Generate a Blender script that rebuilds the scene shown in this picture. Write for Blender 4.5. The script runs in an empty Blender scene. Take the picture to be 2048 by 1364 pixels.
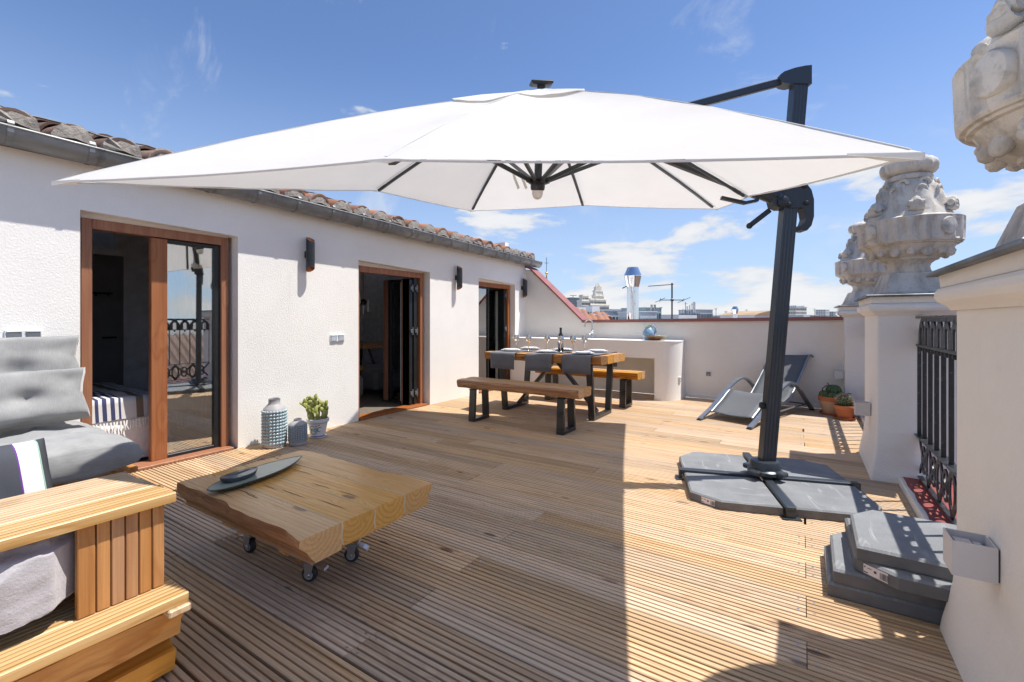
import bpy, bmesh, math, random
from math import sin, cos, pi, radians, sqrt
from mathutils import Vector, Matrix, noise as mnoise

# ------------------------------------------------------------------ camera, world, sun, exposure
scene = bpy.context.scene
COL = scene.collection
rng = random.Random(11)
CAM_H = 1.17
cam_d = bpy.data.cameras.new("camera")
cam = bpy.data.objects.new("camera", cam_d)
COL.objects.link(cam)
cam_d.sensor_width = 36.0
cam_d.lens = 16.0
cam_d.shift_y = -42.0 / 2048.0
cam_d.clip_start = 0.05
cam_d.clip_end = 9000.0
cam.location = (0, 0, CAM_H)
cam.rotation_euler = (radians(90), 0, radians(32.5))
scene.camera = cam

SUN = Vector((0.36, 0.235, 1.0)).normalized()
SUN_EL = math.asin(SUN.z)
SUN_AZ = math.atan2(SUN.x, SUN.y)          # from +Y towards +X
SKY_STRENGTH = 0.074
SUN_STRENGTH = 2.0
EXPOSURE = 1.74

world = bpy.data.worlds.new("World")
scene.world = world
world.use_nodes = True


def build_world():
    nt = world.node_tree
    nt.nodes.clear()
    N, L = nt.nodes.new, nt.links.new
    out = N('ShaderNodeOutputWorld')
    bg = N('ShaderNodeBackground')
    L(bg.outputs[0], out.inputs[0])
    bg.inputs[1].default_value = SKY_STRENGTH
    sky = N('ShaderNodeTexSky')
    sky.sky_type = 'NISHITA'
    sky.sun_disc = False
    sky.sun_elevation = SUN_EL
    sky.sun_rotation = SUN_AZ
    sky.altitude = 650
    sky.air_density = 0.62
    sky.dust_density = 0.25
    sky.ozone_density = 4.5
    tc = N('ShaderNodeTexCoord')
    sep = N('ShaderNodeSeparateXYZ')
    L(tc.outputs['Generated'], sep.inputs[0])

    def math_(op, a, b=None, clamp=False):
        n = N('ShaderNodeMath')
        n.operation = op
        n.use_clamp = clamp
        for i, v in enumerate((a, b)):
            if v is None:
                continue
            if isinstance(v, (int, float)):
                n.inputs[i].default_value = v
            else:
                L(v, n.inputs[i])
        return n.outputs[0]

    def ramp(v, lo, hi):
        n = N('ShaderNodeMapRange')
        n.interpolation_type = 'SMOOTHSTEP'
        L(v, n.inputs[0])
        n.inputs[1].default_value = lo
        n.inputs[2].default_value = hi
        return n.outputs[0]

    z = sep.outputs[2]
    # cumulus: noise on the direction, squashed so that puffs are wide and low
    mp = N('ShaderNodeMapping')
    mp.inputs['Scale'].default_value = (1.0, 1.0, 3.3)
    mp.inputs['Location'].default_value = (1.37, 0.42, 0.0)
    L(tc.outputs['Generated'], mp.inputs[0])
    n1 = N('ShaderNodeTexNoise')
    n1.inputs['Scale'].default_value = 4.2
    n1.inputs['Detail'].default_value = 9.0
    n1.inputs['Roughness'].default_value = 0.56
    n1.inputs['Distortion'].default_value = 0.25
    L(mp.outputs[0], n1.inputs['Vector'])
    # coverage falls with height above the horizon
    cov = ramp(z, 0.04, 0.42)
    thr = math_('ADD', math_('MULTIPLY', cov, 0.22), 0.45)
    diff = math_('SUBTRACT', n1.outputs[0], thr)
    cum = ramp(diff, 0.0, 0.085)
    above = ramp(z, 0.0, 0.03)
    cum = math_('MULTIPLY', cum, 0.93)
    # thin high wisps
    mp2 = N('ShaderNodeMapping')
    mp2.inputs['Scale'].default_value = (1.3, 3.4, 2.0)
    mp2.inputs['Rotation'].default_value = (0.2, 0.5, 0.9)
    L(tc.outputs['Generated'], mp2.inputs[0])
    n2 = N('ShaderNodeTexNoise')
    n2.inputs['Scale'].default_value = 3.0
    n2.inputs['Detail'].default_value = 10.0
    n2.inputs['Roughness'].default_value = 0.62
    n2.inputs['Distortion'].default_value = 0.6
    L(mp2.outputs[0], n2.inputs['Vector'])
    wisp = math_('MULTIPLY', ramp(n2.outputs[0], 0.565, 0.80), 0.55)
    fac = math_('MAXIMUM', cum, wisp)
    # milky band low on the horizon
    low = N('ShaderNodeMapRange')
    low.interpolation_type = 'SMOOTHSTEP'
    L(z, low.inputs[0])
    low.inputs[1].default_value = -0.02
    low.inputs[2].default_value = 0.50
    low.inputs[3].default_value = 0.80
    low.inputs[4].default_value = 0.0
    band = N('ShaderNodeMixRGB')
    L(low.outputs[0], band.inputs[0])
    L(sky.outputs[0], band.inputs[1])
    band.inputs[2].default_value = (2.1, 2.6, 3.2, 1)
    # cloud shade from a second look at the noise
    shade = ramp(diff, 0.02, 0.16)
    cc = N('ShaderNodeMixRGB')
    cc.inputs[1].default_value = (3.1, 3.25, 3.5, 1)
    cc.inputs[2].default_value = (3.7, 3.7, 3.72, 1)
    L(shade, cc.inputs[0])
    mix = N('ShaderNodeMixRGB')
    L(fac, mix.inputs[0])
    L(band.outputs[0], mix.inputs[1])
    L(cc.outputs[0], mix.inputs[2])
    L(mix.outputs[0], bg.inputs[0])


build_world()
sun_d = bpy.data.lights.new("sun", 'SUN')
sun_d.energy = SUN_STRENGTH
sun_d.angle = radians(0.53)
sun_d.color = (1.0, 0.955, 0.89)
sun = bpy.data.objects.new("sun", sun_d)
COL.objects.link(sun)
sun.rotation_euler = SUN.to_track_quat('Z', 'Y').to_euler()
sun.location = (6, 6, 20)
scene.view_settings.view_transform = 'Standard'
scene.view_settings.look = 'None'
scene.view_settings.gamma = 1
scene.view_settings.exposure = EXPOSURE
scene.view_settings.use_curve_mapping = False
scene.cycles.max_bounces = 8
scene.cycles.diffuse_bounces = 4
scene.cycles.glossy_bounces = 4
scene.cycles.transmission_bounces = 6
scene.cycles.transparent_max_bounces = 10
scene.cycles.caustics_reflective = False
scene.cycles.caustics_refractive = False
scene.cycles.sample_clamp_indirect = 8.0

# ------------------------------------------------------------------ materials
MATS = {}


class G:
    """small helper round a material's node tree"""

    def __init__(self, name):
        self.m = bpy.data.materials.new(name)
        self.m.use_nodes = True
        self.nt = self.m.node_tree
        self.bsdf = next(n for n in self.nt.nodes if n.type == 'BSDF_PRINCIPLED')
        self.out = next(n for n in self.nt.nodes if n.type == 'OUTPUT_MATERIAL')
        self.tc = self.N('ShaderNodeTexCoord')
        MATS[name] = self.m

    def N(self, t):
        return self.nt.nodes.new(t)

    def L(self, a, b):
        self.nt.links.new(a, b)

    def put(self, sock, v):
        if isinstance(v, (int, float)):
            sock.default_value = v
        elif isinstance(v, (tuple, list)):
            sock.default_value = tuple(v) if len(v) == 4 or sock.type == 'VECTOR' else (*v, 1)
        else:
            self.L(v, sock)

    def math(self, op, a, b=None, clamp=False):
        n = self.N('ShaderNodeMath')
        n.operation = op
        n.use_clamp = clamp
        self.put(n.inputs[0], a)
        if b is not None:
            self.put(n.inputs[1], b)
        return n.outputs[0]

    def mapping(self, scale=(1, 1, 1), loc=None, src=None):
        n = self.N('ShaderNodeMapping')
        n.inputs['Scale'].default_value = scale
        if loc is not None:
            self.put(n.inputs['Location'], loc)
        self.L(src or self.tc.outputs['Object'], n.inputs[0])
        return n.outputs[0]

    def noise(self, vec, scale, detail=4, rough=.55, dist=0, w=None):
        n = self.N('ShaderNodeTexNoise')
        if w is not None:
            n.noise_dimensions = '4D'
            self.put(n.inputs['W'], w)
        n.inputs['Scale'].default_value = scale
        n.inputs['Detail'].default_value = detail
        n.inputs['Roughness'].default_value = rough
        n.inputs['Distortion'].default_value = dist
        self.L(vec, n.inputs['Vector'])
        return n.outputs[0]

    def rng(self, v, a, b, c=0., d=1., smooth=False):
        n = self.N('ShaderNodeMapRange')
        if smooth:
            n.interpolation_type = 'SMOOTHSTEP'
        self.put(n.inputs[0], v)
        for i, x in enumerate((a, b, c, d)):
            self.put(n.inputs[i + 1], x)
        return n.outputs[0]

    def mix(self, f, a, b, mode='MIX'):
        n = self.N('ShaderNodeMixRGB')
        n.blend_type = mode
        self.put(n.inputs[0], f)
        self.put(n.inputs[1], a)
        self.put(n.inputs[2], b)
        return n.outputs[0]

    def rand(self):
        n = self.N('ShaderNodeObjectInfo')
        return n.outputs['Random']

    def bump(self, h, strength=.3, dist=.01, prev=None):
        n = self.N('ShaderNodeBump')
        n.inputs['Strength'].default_value = strength
        n.inputs['Distance'].default_value = dist
        self.L(h, n.inputs['Height'])
        if prev is not None:
            self.L(prev, n.inputs['Normal'])
        return n.outputs[0]

    def fin(self, col=None, rough=None, metal=None, normal=None, spec=None):
        b = self.bsdf
        if col is not None:
            self.put(b.inputs['Base Color'], col)
        if rough is not None:
            self.put(b.inputs['Roughness'], rough)
        if metal is not None:
            self.put(b.inputs['Metallic'], metal)
        if spec is not None:
            self.put(b.inputs['Specular IOR Level'], spec)
        if normal is not None:
            self.L(normal, b.inputs['Normal'])
        return self.m


def plain(name, col, rough=.5, metal=0., var=.12, nscale=9., bump=0., bscale=60., spec=.5, speck=None):
    g = G(name)
    v = g.mapping()
    n = g.noise(v, nscale, 5)
    k = g.rng(n, .3, .7, 1 - var, 1 + var)
    c = g.mix(1.0, col, k, 'MULTIPLY')
    if speck:
        s = g.rng(g.noise(v, speck[0], 3), .60, .68)
        c = g.mix(g.math('MULTIPLY', s, speck[2]), c, speck[1])
    r = g.rng(n, .3, .7, max(rough - .06, .02), min(rough + .06, 1))
    nm = g.bump(g.noise(v, bscale, 4), bump, .004) if bump else None
    return g.fin(c, r, metal, nm, spec)


def stucco(name, col, bumpy=.5, stain=.10):
    g = G(name)
    v = g.mapping()
    big = g.noise(v, 1.1, 6, .6)
    mid = g.noise(v, 6, 5, .6)
    k = g.rng(big, .3, .72, 1 - stain, 1.03)
    c = g.mix(1.0, col, k, 'MULTIPLY')
    c = g.mix(g.rng(mid, .56, .78, 0, .22), c, tuple(x * .82 for x in col))
    f1 = g.noise(g.mapping((1, 1, .8)), 88, 4, .6, .5)
    f2 = g.noise(v, 190, 2, .5)
    drip = g.rng(g.noise(g.mapping((1, 5, .35)), 3.0, 5, .6), .60, .80, 0, .13)
    c = g.mix(drip, c, (.50, .46, .40))
    nm = g.bump(g.rng(f1, .38, .68, 0, 1, True), bumpy, .009)
    nm = g.bump(f2, bumpy * .4, .003, nm)
    return g.fin(c, .88, 0, nm, .25)


def solid_wood(name, light, mid, dark, ring=34., gloss=.35, knots=1., fibre=.5, tint=.12, grey=None, bump=.18, axis='X'):
    """solid timber, grain along local X: growth rings round the local X axis, so end grain shows rings"""
    g = G(name)
    r = g.rand()
    off = g.N('ShaderNodeCombineXYZ')
    g.put(off.inputs[0], g.math('MULTIPLY', r, 37.0))
    g.put(off.inputs[1], g.math('MULTIPLY', g.math('SUBTRACT', g.math('FRACT', g.math('MULTIPLY', r, 7.31)), .5), .10))
    g.put(off.inputs[2], g.math('SUBTRACT', g.math('MULTIPLY', g.math('FRACT', g.math('MULTIPLY', r, 3.7)), .05), .07))
    src = None
    if axis == 'Z':
        s0 = g.N('ShaderNodeSeparateXYZ')
        g.L(g.tc.outputs['Object'], s0.inputs[0])
        c0 = g.N('ShaderNodeCombineXYZ')
        g.L(s0.outputs[2], c0.inputs[0])
        g.L(s0.outputs[1], c0.inputs[1])
        g.L(s0.outputs[0], c0.inputs[2])
        src = c0.outputs[0]
    v = g.mapping((1, 1, 1), off.outputs[0], src)
    vs = g.mapping((.22, 1, 1), None, v)
    wob = g.noise(vs, 4.5, 3, .5)
    sp = g.N('ShaderNodeSeparateXYZ')
    g.L(vs, sp.inputs[0])
    yy = g.math('MULTIPLY', sp.outputs[1], sp.outputs[1])
    zz = g.math('MULTIPLY', sp.outputs[2], sp.outputs[2])
    rad = g.math('SQRT', g.math('ADD', yy, zz))
    rad = g.math('ADD', rad, g.math('MULTIPLY', wob, .07))
    # knots
    vk = g.mapping((1.6, 5.5, 5.5), None, v)
    vo = g.N('ShaderNodeTexVoronoi')
    vo.inputs['Scale'].default_value = 1.5
    vo.inputs['Randomness'].default_value = 1
    g.L(vk, vo.inputs['Vector'])
    kd = g.math('ADD', vo.outputs['Distance'], g.math('MULTIPLY', g.noise(v, 40, 2), .05))
    kn = g.rng(kd, .10, .17, 1, 0, True)
    halo = g.rng(kd, .12, .42, 1, 0, True)
    rad = g.math('ADD', rad, g.math('MULTIPLY', halo, .05))
    s = g.math('SINE', g.math('MULTIPLY', rad, ring * 6.28))
    s = g.rng(s, -1, 1, 0, 1)
    fib = g.noise(g.mapping((1.0, 60, 60), None, v), 2.2, 5, .65)
    c = g.mix(g.math('POWER', s, 2.2), light, mid)
    c = g.mix(g.rng(fib, .42, .72, 0, fibre), c, dark)
    c = g.mix(g.math('MULTIPLY', halo, .35 * knots), c, mid)
    c = g.mix(g.math('MULTIPLY', kn, .8 * knots), c, dark)
    if grey:
        gp = g.noise(g.mapping((.5, 4, 4), None, v), 1.3, 5, .6)
        c = g.mix(g.rng(gp, .44, .72, 0, .6), c, grey)
        pale = g.rng(g.noise(g.mapping((.35, 14, 14), None, v), 1.7, 3), .5, .72, 0, .35)
        c = g.mix(pale, c, light)
    tv = g.rng(r, 0, 1, 1 - tint, 1 + tint)
    c = g.mix(1.0, c, tv, 'MULTIPLY')
    hs = g.N('ShaderNodeHueSaturation')
    g.L(c, hs.inputs['Color'])
    g.put(hs.inputs['Saturation'], g.rng(g.math('FRACT', g.math('MULTIPLY', r, 17.7)), 0, 1, .82, 1.12))
    h = g.math('ADD', g.math('MULTIPLY', fib, .7), g.math('MULTIPLY', s, .3))
    nm = g.bump(h, bump, .003)
    ro = g.rng(fib, .3, .7, max(gloss - .08, .05), min(gloss + .12, 1))
    return g.fin(hs.outputs[0], ro, 0, nm, .35)


def fabric(name, col, weave=420., var=.10, rough=.95, sheen=.3, bumps=.25):
    g = G(name)
    v = g.mapping()
    n = g.noise(v, 7, 5)
    fine = g.noise(g.mapping((1, 1, 1)), weave, 2, .6)
    thread = g.noise(g.mapping((1, .12, .5)), weave * .6, 2)
    k = g.math('ADD', g.rng(n, .3, .7, 1 - var, 1 + var), g.rng(thread, .3, .7, -.07, .07))
    c = g.mix(1.0, col, k, 'MULTIPLY')
    nm = g.bump(fine, bumps, .002)
    m = g.fin(c, rough, 0, nm, .15)
    try:
        g.bsdf.inputs['Sheen Weight'].default_value = sheen
    except KeyError:
        pass
    return m


def cloth_translucent(name, col, trans=.35, fade=.0):
    g = G(name)
    v = g.mapping()
    n = g.noise(v, 2.5, 5)
    wr = g.noise(g.mapping((1, 1, 1)), 9, 6, .6)
    c = g.mix(1.0, col, g.rng(n, .3, .7, .97, 1.02), 'MULTIPLY')
    nm = g.bump(wr, .16, .02)
    d = g.N('ShaderNodeBsdfDiffuse')
    t = g.N('ShaderNodeBsdfTranslucent')
    mx = g.N('ShaderNodeMixShader')
    g.L(c, d.inputs[0])
    g.L(c, t.inputs[0])
    g.L(nm, d.inputs['Normal'])
    mx.inputs[0].default_value = trans
    g.L(d.outputs[0], mx.inputs[1])
    g.L(t.outputs[0], mx.inputs[2])
    g.L(mx.outputs[0], g.out.inputs[0])
    return g.m


def pane_glass(name, refl=.16, tint=(.86, .9, .9)):
    g = G(name)
    tr = g.N('ShaderNodeBsdfTransparent')
    tr.inputs[0].default_value = (*tint, 1)
    gl = g.N('ShaderNodeBsdfGlossy')
    gl.inputs['Roughness'].default_value = .004
    gl.inputs[0].default_value = (1, 1, 1, 1)
    fr = g.N('ShaderNodeFresnel')
    fr.inputs[0].default_value = 1.75
    f = g.math('ADD', g.math('MULTIPLY', fr.outputs[0], 1.2), refl, True)
    mx = g.N('ShaderNodeMixShader')
    g.L(f, mx.inputs[0])
    g.L(tr.outputs[0], mx.inputs[1])
    g.L(gl.outputs[0], mx.inputs[2])
    g.L(mx.outputs[0], g.out.inputs[0])
    return g.m


def old_stone(name):
    g = G(name)
    v = g.mapping()
    big = g.noise(v, 4, 8, .62)
    sp = g.noise(v, 55, 4, .6)
    sn = g.N('ShaderNodeNewGeometry')
    c = g.mix(g.rng(big, .38, .68), (.68, .635, .57), (.54, .505, .45))
    c = g.mix(g.rng(sp, .56, .72, 0, .40), c, (.33, .31, .28))
    grime = g.rng(g.noise(g.mapping((1, 1, .35)), 9, 6, .65), .48, .70, 0, .75)
    c = g.mix(grime, c, (.235, .22, .20))
    lich = g.rng(g.noise(v, 17, 5, .6), .60, .68, 0, .5)
    c = g.mix(lich, c, (.36, .34, .29))
    nm = g.bump(g.noise(v, 95, 4, .6), .55, .006)
    nm = g.bump(g.noise(v, 22, 4, .6), .35, .012, nm)
    return g.fin(c, .92, 0, nm, .2)


def mortar_mat(name):
    g = G(name)
    v = g.mapping()
    big = g.noise(v, 14, 6, .65)
    c = g.mix(g.rng(big, .35, .68), (.40, .36, .315), (.19, .17, .15))
    nm = g.bump(g.noise(v, 48, 5, .65), .9, .012)
    return g.fin(c, .95, 0, nm, .15)


def terracotta(name, col, moss=.35):
    g = G(name)
    r = g.rand()
    v = g.mapping((1, 1, 1), None)
    n = g.noise(v, 13, 6, .6, 0, g.math('MULTIPLY', r, 20))
    c = g.mix(1.0, col, g.rng(r, 0, 1, .72, 1.2), 'MULTIPLY')
    c = g.mix(g.rng(n, .45, .7, 0, moss), c, (.20, .15, .12))
    nm = g.bump(g.noise(v, 70, 4), .35, .004)
    return g.fin(c, .85, 0, nm, .25)


def zinc(name, col=(.30, .315, .32), rough=.42, metal=.75):
    g = G(name)
    v = g.mapping((1, .35, 1))
    n = g.noise(v, 7, 7, .65)
    s = g.noise(g.mapping((1, 3, 1)), 3, 6, .7)
    c = g.mix(g.rng(n, .35, .68), col, tuple(x * .62 for x in col))
    c = g.mix(g.rng(s, .56, .7, 0, .7), c, (.10, .10, .10))
    return g.fin(c, g.rng(n, .3, .7, rough - .1, rough + .2), metal, g.bump(n, .08, .01))


def concrete_slab(name):
    g = G(name)
    v = g.mapping()
    n = g.noise(v, 3.2, 7, .62)
    sp = g.noise(v, 230, 2, .6)
    scr = g.noise(g.mapping((1, 7, 1)), 3.4, 5, .6, .8)
    c = g.mix(g.rng(n, .35, .68), (.235, .245, .255), (.165, .172, .182))
    c = g.mix(g.rng(sp, .5, .7, 0, .45), c, (.11, .115, .12))
    c = g.mix(g.rng(scr, .585, .70, 0, .55), c, (.42, .43, .44))
    nm = g.bump(sp, .3, .003)
    return g.fin(c, .82, 0, nm, .3)


stucco('white_stucco', (.86, .835, .79), .20, .07)
stucco('cream_stucco', (.83, .79, .73), .22, .09)
stucco('pillar_stucco', (.88, .845, .79), .22, .06)
solid_wood('deck_wood', (.66, .465, .285), (.54, .355, .20), (.16, .09, .05), 30, .70, 1.2, .62, .15, (.40, .315, .225), .3)
solid_wood('arm_wood', (.57, .385, .20), (.46, .285, .125), (.20, .10, .04), 24, .42, .7, .42, .12, None, .2)
solid_wood('plank_orange', (.50, .245, .085), (.42, .19, .06), (.20, .08, .025), 22, .36, .5, .45, .13, None, .2)
solid_wood('log_wood', (.66, .34, .095), (.48, .205, .045), (.15, .055, .02), 24, .24, .8, .40, .06, None, .15)
solid_wood('table_wood', (.74, .42, .135), (.64, .335, .09), (.20, .08, .02), 46, .30, 1.2, .38, .06, None, .12)
solid_wood('live_edge', (.52, .23, .06), (.36, .135, .03), (.09, .035, .012), 20, .35, 1.0, .75, .07, None, .4)
solid_wood('bench_wood', (.66, .36, .105), (.47, .205, .045), (.14, .05, .015), 26, .40, 1.0, .5, .07, None, .25)
solid_wood('door_wood', (.36, .145, .062), (.30, .11, .045), (.15, .048, .02), 18, .42, .15, .5, .05, None, .08, 'Z')
solid_wood('old_beam', (.12, .085, .06), (.08, .055, .04), (.03, .02, .015), 12, .8, .6, .5, .1)
plain('resin_filler', (.62, .50, .30), .4)
plain('under_deck', (.035, .028, .022), .95)
plain('red_coping', (.29, .115, .105), .55, 0, .12, 6, .1, 30, .4)
plain('red_paint', (.24, .05, .042), .6, 0, .15, 8, .2, 50)
zinc('zinc_gutter', (.27, .28, .28), .5, .55)
zinc('zinc_flashing', (.20, .215, .23), .45, .6)
mortar_mat('mortar')
terracotta('roof_tile', (.40, .185, .11), .6)
terracotta('old_tile', (.25, .165, .125), .7)
terracotta('pot_terracotta', (.50, .17, .075), .12)
terracotta('pot_pale', (.56, .37, .26), .10)
old_stone('urn_stone')
concrete_slab('concrete')
plain('concrete_side', (.16, .157, .155), .9, 0, .2, 8, .4, 160, .3)
plain('dark_metal', (.042, .048, .055), .42, .35, .12, 4, .05, 80)
plain('umbrella_metal', (.052, .062, .074), .36, .45, .06, 3, 0, 80)
plain('black_plastic', (.02, .022, .025), .4, 0, .1)
plain('leg_metal', (.085, .082, .08), .33, .75, .22, 6, .05, 90)
plain('iron_paint', (.028, .030, .033), .34, .25, .3, 20, .35, 60, .5, (30, (.22, .2, .19), .35))
plain('chrome', (.72, .73, .74), .10, 1.0, .05)
plain('steel_duct', (.75, .77, .79), .09, 1.0, .06, 3)
plain('galvanised', (.52, .53, .54), .34, .9, .1)
plain('rubber', (.025, .025, .027), .55)
plain('wheel_grey', (.36, .36, .36), .5)
plain('lamp_grey', (.60, .58, .575), .45, 0, .03)
plain('lamp_black', (.035, .04, .045), .35, .5, .25, 18)
plain('copper', (.44, .165, .085), .38, .6, .12)
plain('bulb_white', (.78, .76, .73), .25)
plain('switch_white', (.74, .75, .76), .35)
plain('switch_grey', (.17, .19, .21), .3, .3)
plain('switch_pale', (.42, .47, .52), .35)
cloth_translucent('canopy_cloth', (.79, .78, .755), .37)
cloth_translucent('curtain_cloth', (.70, .66, .58), .35)
plain('strap_cloth', (.70, .66, .56), .8)
fabric('grey_linen', (.29, .29, .285), var=.16)
fabric('dark_linen', (.10, .115, .135))
fabric('fleece', (.40, .385, .40), 160, .16, 1.0, .6, .8)
fabric('runner_cloth', (.155, .155, .17), 300, .1)
fabric('bed_white', (.82, .82, .81))
fabric('inner_sofa', (.16, .165, .18))
plain('plate_white', (.80, .80, .80), .12, 0, .02)
plain('goblet_steel', (.62, .60, .57), .10, 1.0, .05)
plain('bottle_glass', (.012, .014, .016), .08, 0, .1)
plain('bottle_label', (.16, .20, .26), .5, 0, .6, 30)
plain('cutlery', (.55, .57, .60), .15, 1.0)
plain('tray_glaze', (.30, .355, .29), .14, 0, .08, 5)
plain('tray_rim', (.06, .075, .08), .3)
plain('bowl_glaze', (.115, .165, .19), .10, 0, .15, 6)
plain('bowl_outer', (.05, .062, .07), .4)
plain('vase_glaze', (.34, .44, .47), .16, 0, .18, 14)
plain('vase_glaze_dark', (.20, .27, .32), .22, 0, .15, 14)
plain('vase_raw', (.36, .345, .35), .6, 0, .12, 18)
plain('soil', (.10, .06, .04), .95, 0, .3, 40, .6, 60)
plain('jug_glaze', (.25, .42, .60), .14, 0, .25, 6)
plain('jug_top', (.40, .60, .56), .2, 0, .15, 8)
plain('dish_clay', (.34, .14, .06), .5, 0, .3, 30, .3, 60)
plain('dish_green', (.18, .38, .26), .25, 0, .3, 20)
plain('sling_grey', (.105, .112, .12), .7, 0, .06, 20, .25, 500)
plain('lounger_frame', (.25, .275, .31), .34, .65, .05)
plain('inner_wall', (.82, .82, .83), .9)
plain('inner_door', (.18, .18, .185), .6)
plain('inner_floor', (.20, .165, .13), .35)
plain('alu_dark', (.022, .025, .028), .4, .4)
plain('seal_green', (.45, .53, .50), .35)
plain('sticker', (.72, .66, .66), .5, 0, .02)
plain('ink', (.05, .05, .06), .6)
plain('sky_glass', (.10, .14, .19), .08, .2)
pane_glass('pane', .30)
pane_glass('pane_inner', .05, (.80, .86, .84))


def cactus_mat(name, c1, c2):
    g = G(name)
    n = g.noise(g.mapping(), 22, 4)
    c = g.mix(g.rng(n, .35, .68), c1, c2)
    return g.fin(c, .55, 0, g.bump(g.noise(g.mapping(), 60, 3), .3, .004))


cactus_mat('cactus_green', (.055, .115, .035), (.025, .06, .022))
cactus_mat('cactus_rib', (.19, .24, .075), (.12, .17, .055))
cactus_mat('paddle_green', (.34, .35, .085), (.20, .23, .055))
cactus_mat('red_spine', (.50, .17, .17), (.58, .40, .30))
plain('twig', (.07, .05, .04), .9)
plain('bead_white', (.55, .64, .66), .12, 0, .1)


def striped(name, base, stripes, axis=1, edge=None):
    """cloth with flat printed stripes: list of (lo, hi, colour) along one local axis"""
    g = G(name)
    sp = g.N('ShaderNodeSeparateXYZ')
    g.L(g.tc.outputs['Object'], sp.inputs[0])
    p = sp.outputs[axis]
    c = g.mix(0.0, base, base)
    for lo, hi, col in stripes:
        f = g.math('MULTIPLY', g.math('GREATER_THAN', p, lo), g.math('LESS_THAN', p, hi))
        c = g.mix(f, c, col)
    n = g.noise(g.mapping(), 300, 2)
    c = g.mix(1.0, c, g.rng(n, .3, .7, .93, 1.05), 'MULTIPLY')
    return g.fin(c, .95, 0, g.bump(n, .2, .002), .15)


striped('pillow_stripe', (.74, .74, .74), [(.211, .26, (.06, .065, .075)), (.206, .211, (.30, .45, .36)), (.095, .150, (.075, .08, .095)), (.150, .154, (.16, .05, .30)), (.091, .095, (.30, .45, .36)),
                                           (-.06, 0, (.075, .08, .095)), (0, .004, (.16, .05, .30)), (-.20, -.14, (.075, .08, .095))], 0)
striped('throw_stripe', (.60, .59, .58), [(.24, .262, (.05, .055, .12)), (.285, .312, (.05, .055, .12)), (.335, .362, (.05, .055, .12)), (.385, .40, (.05, .055, .12)),
                                          (.50, .55, (.22, .17, .13)), (.575, .60, (.40, .47, .50))], 1)

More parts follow.
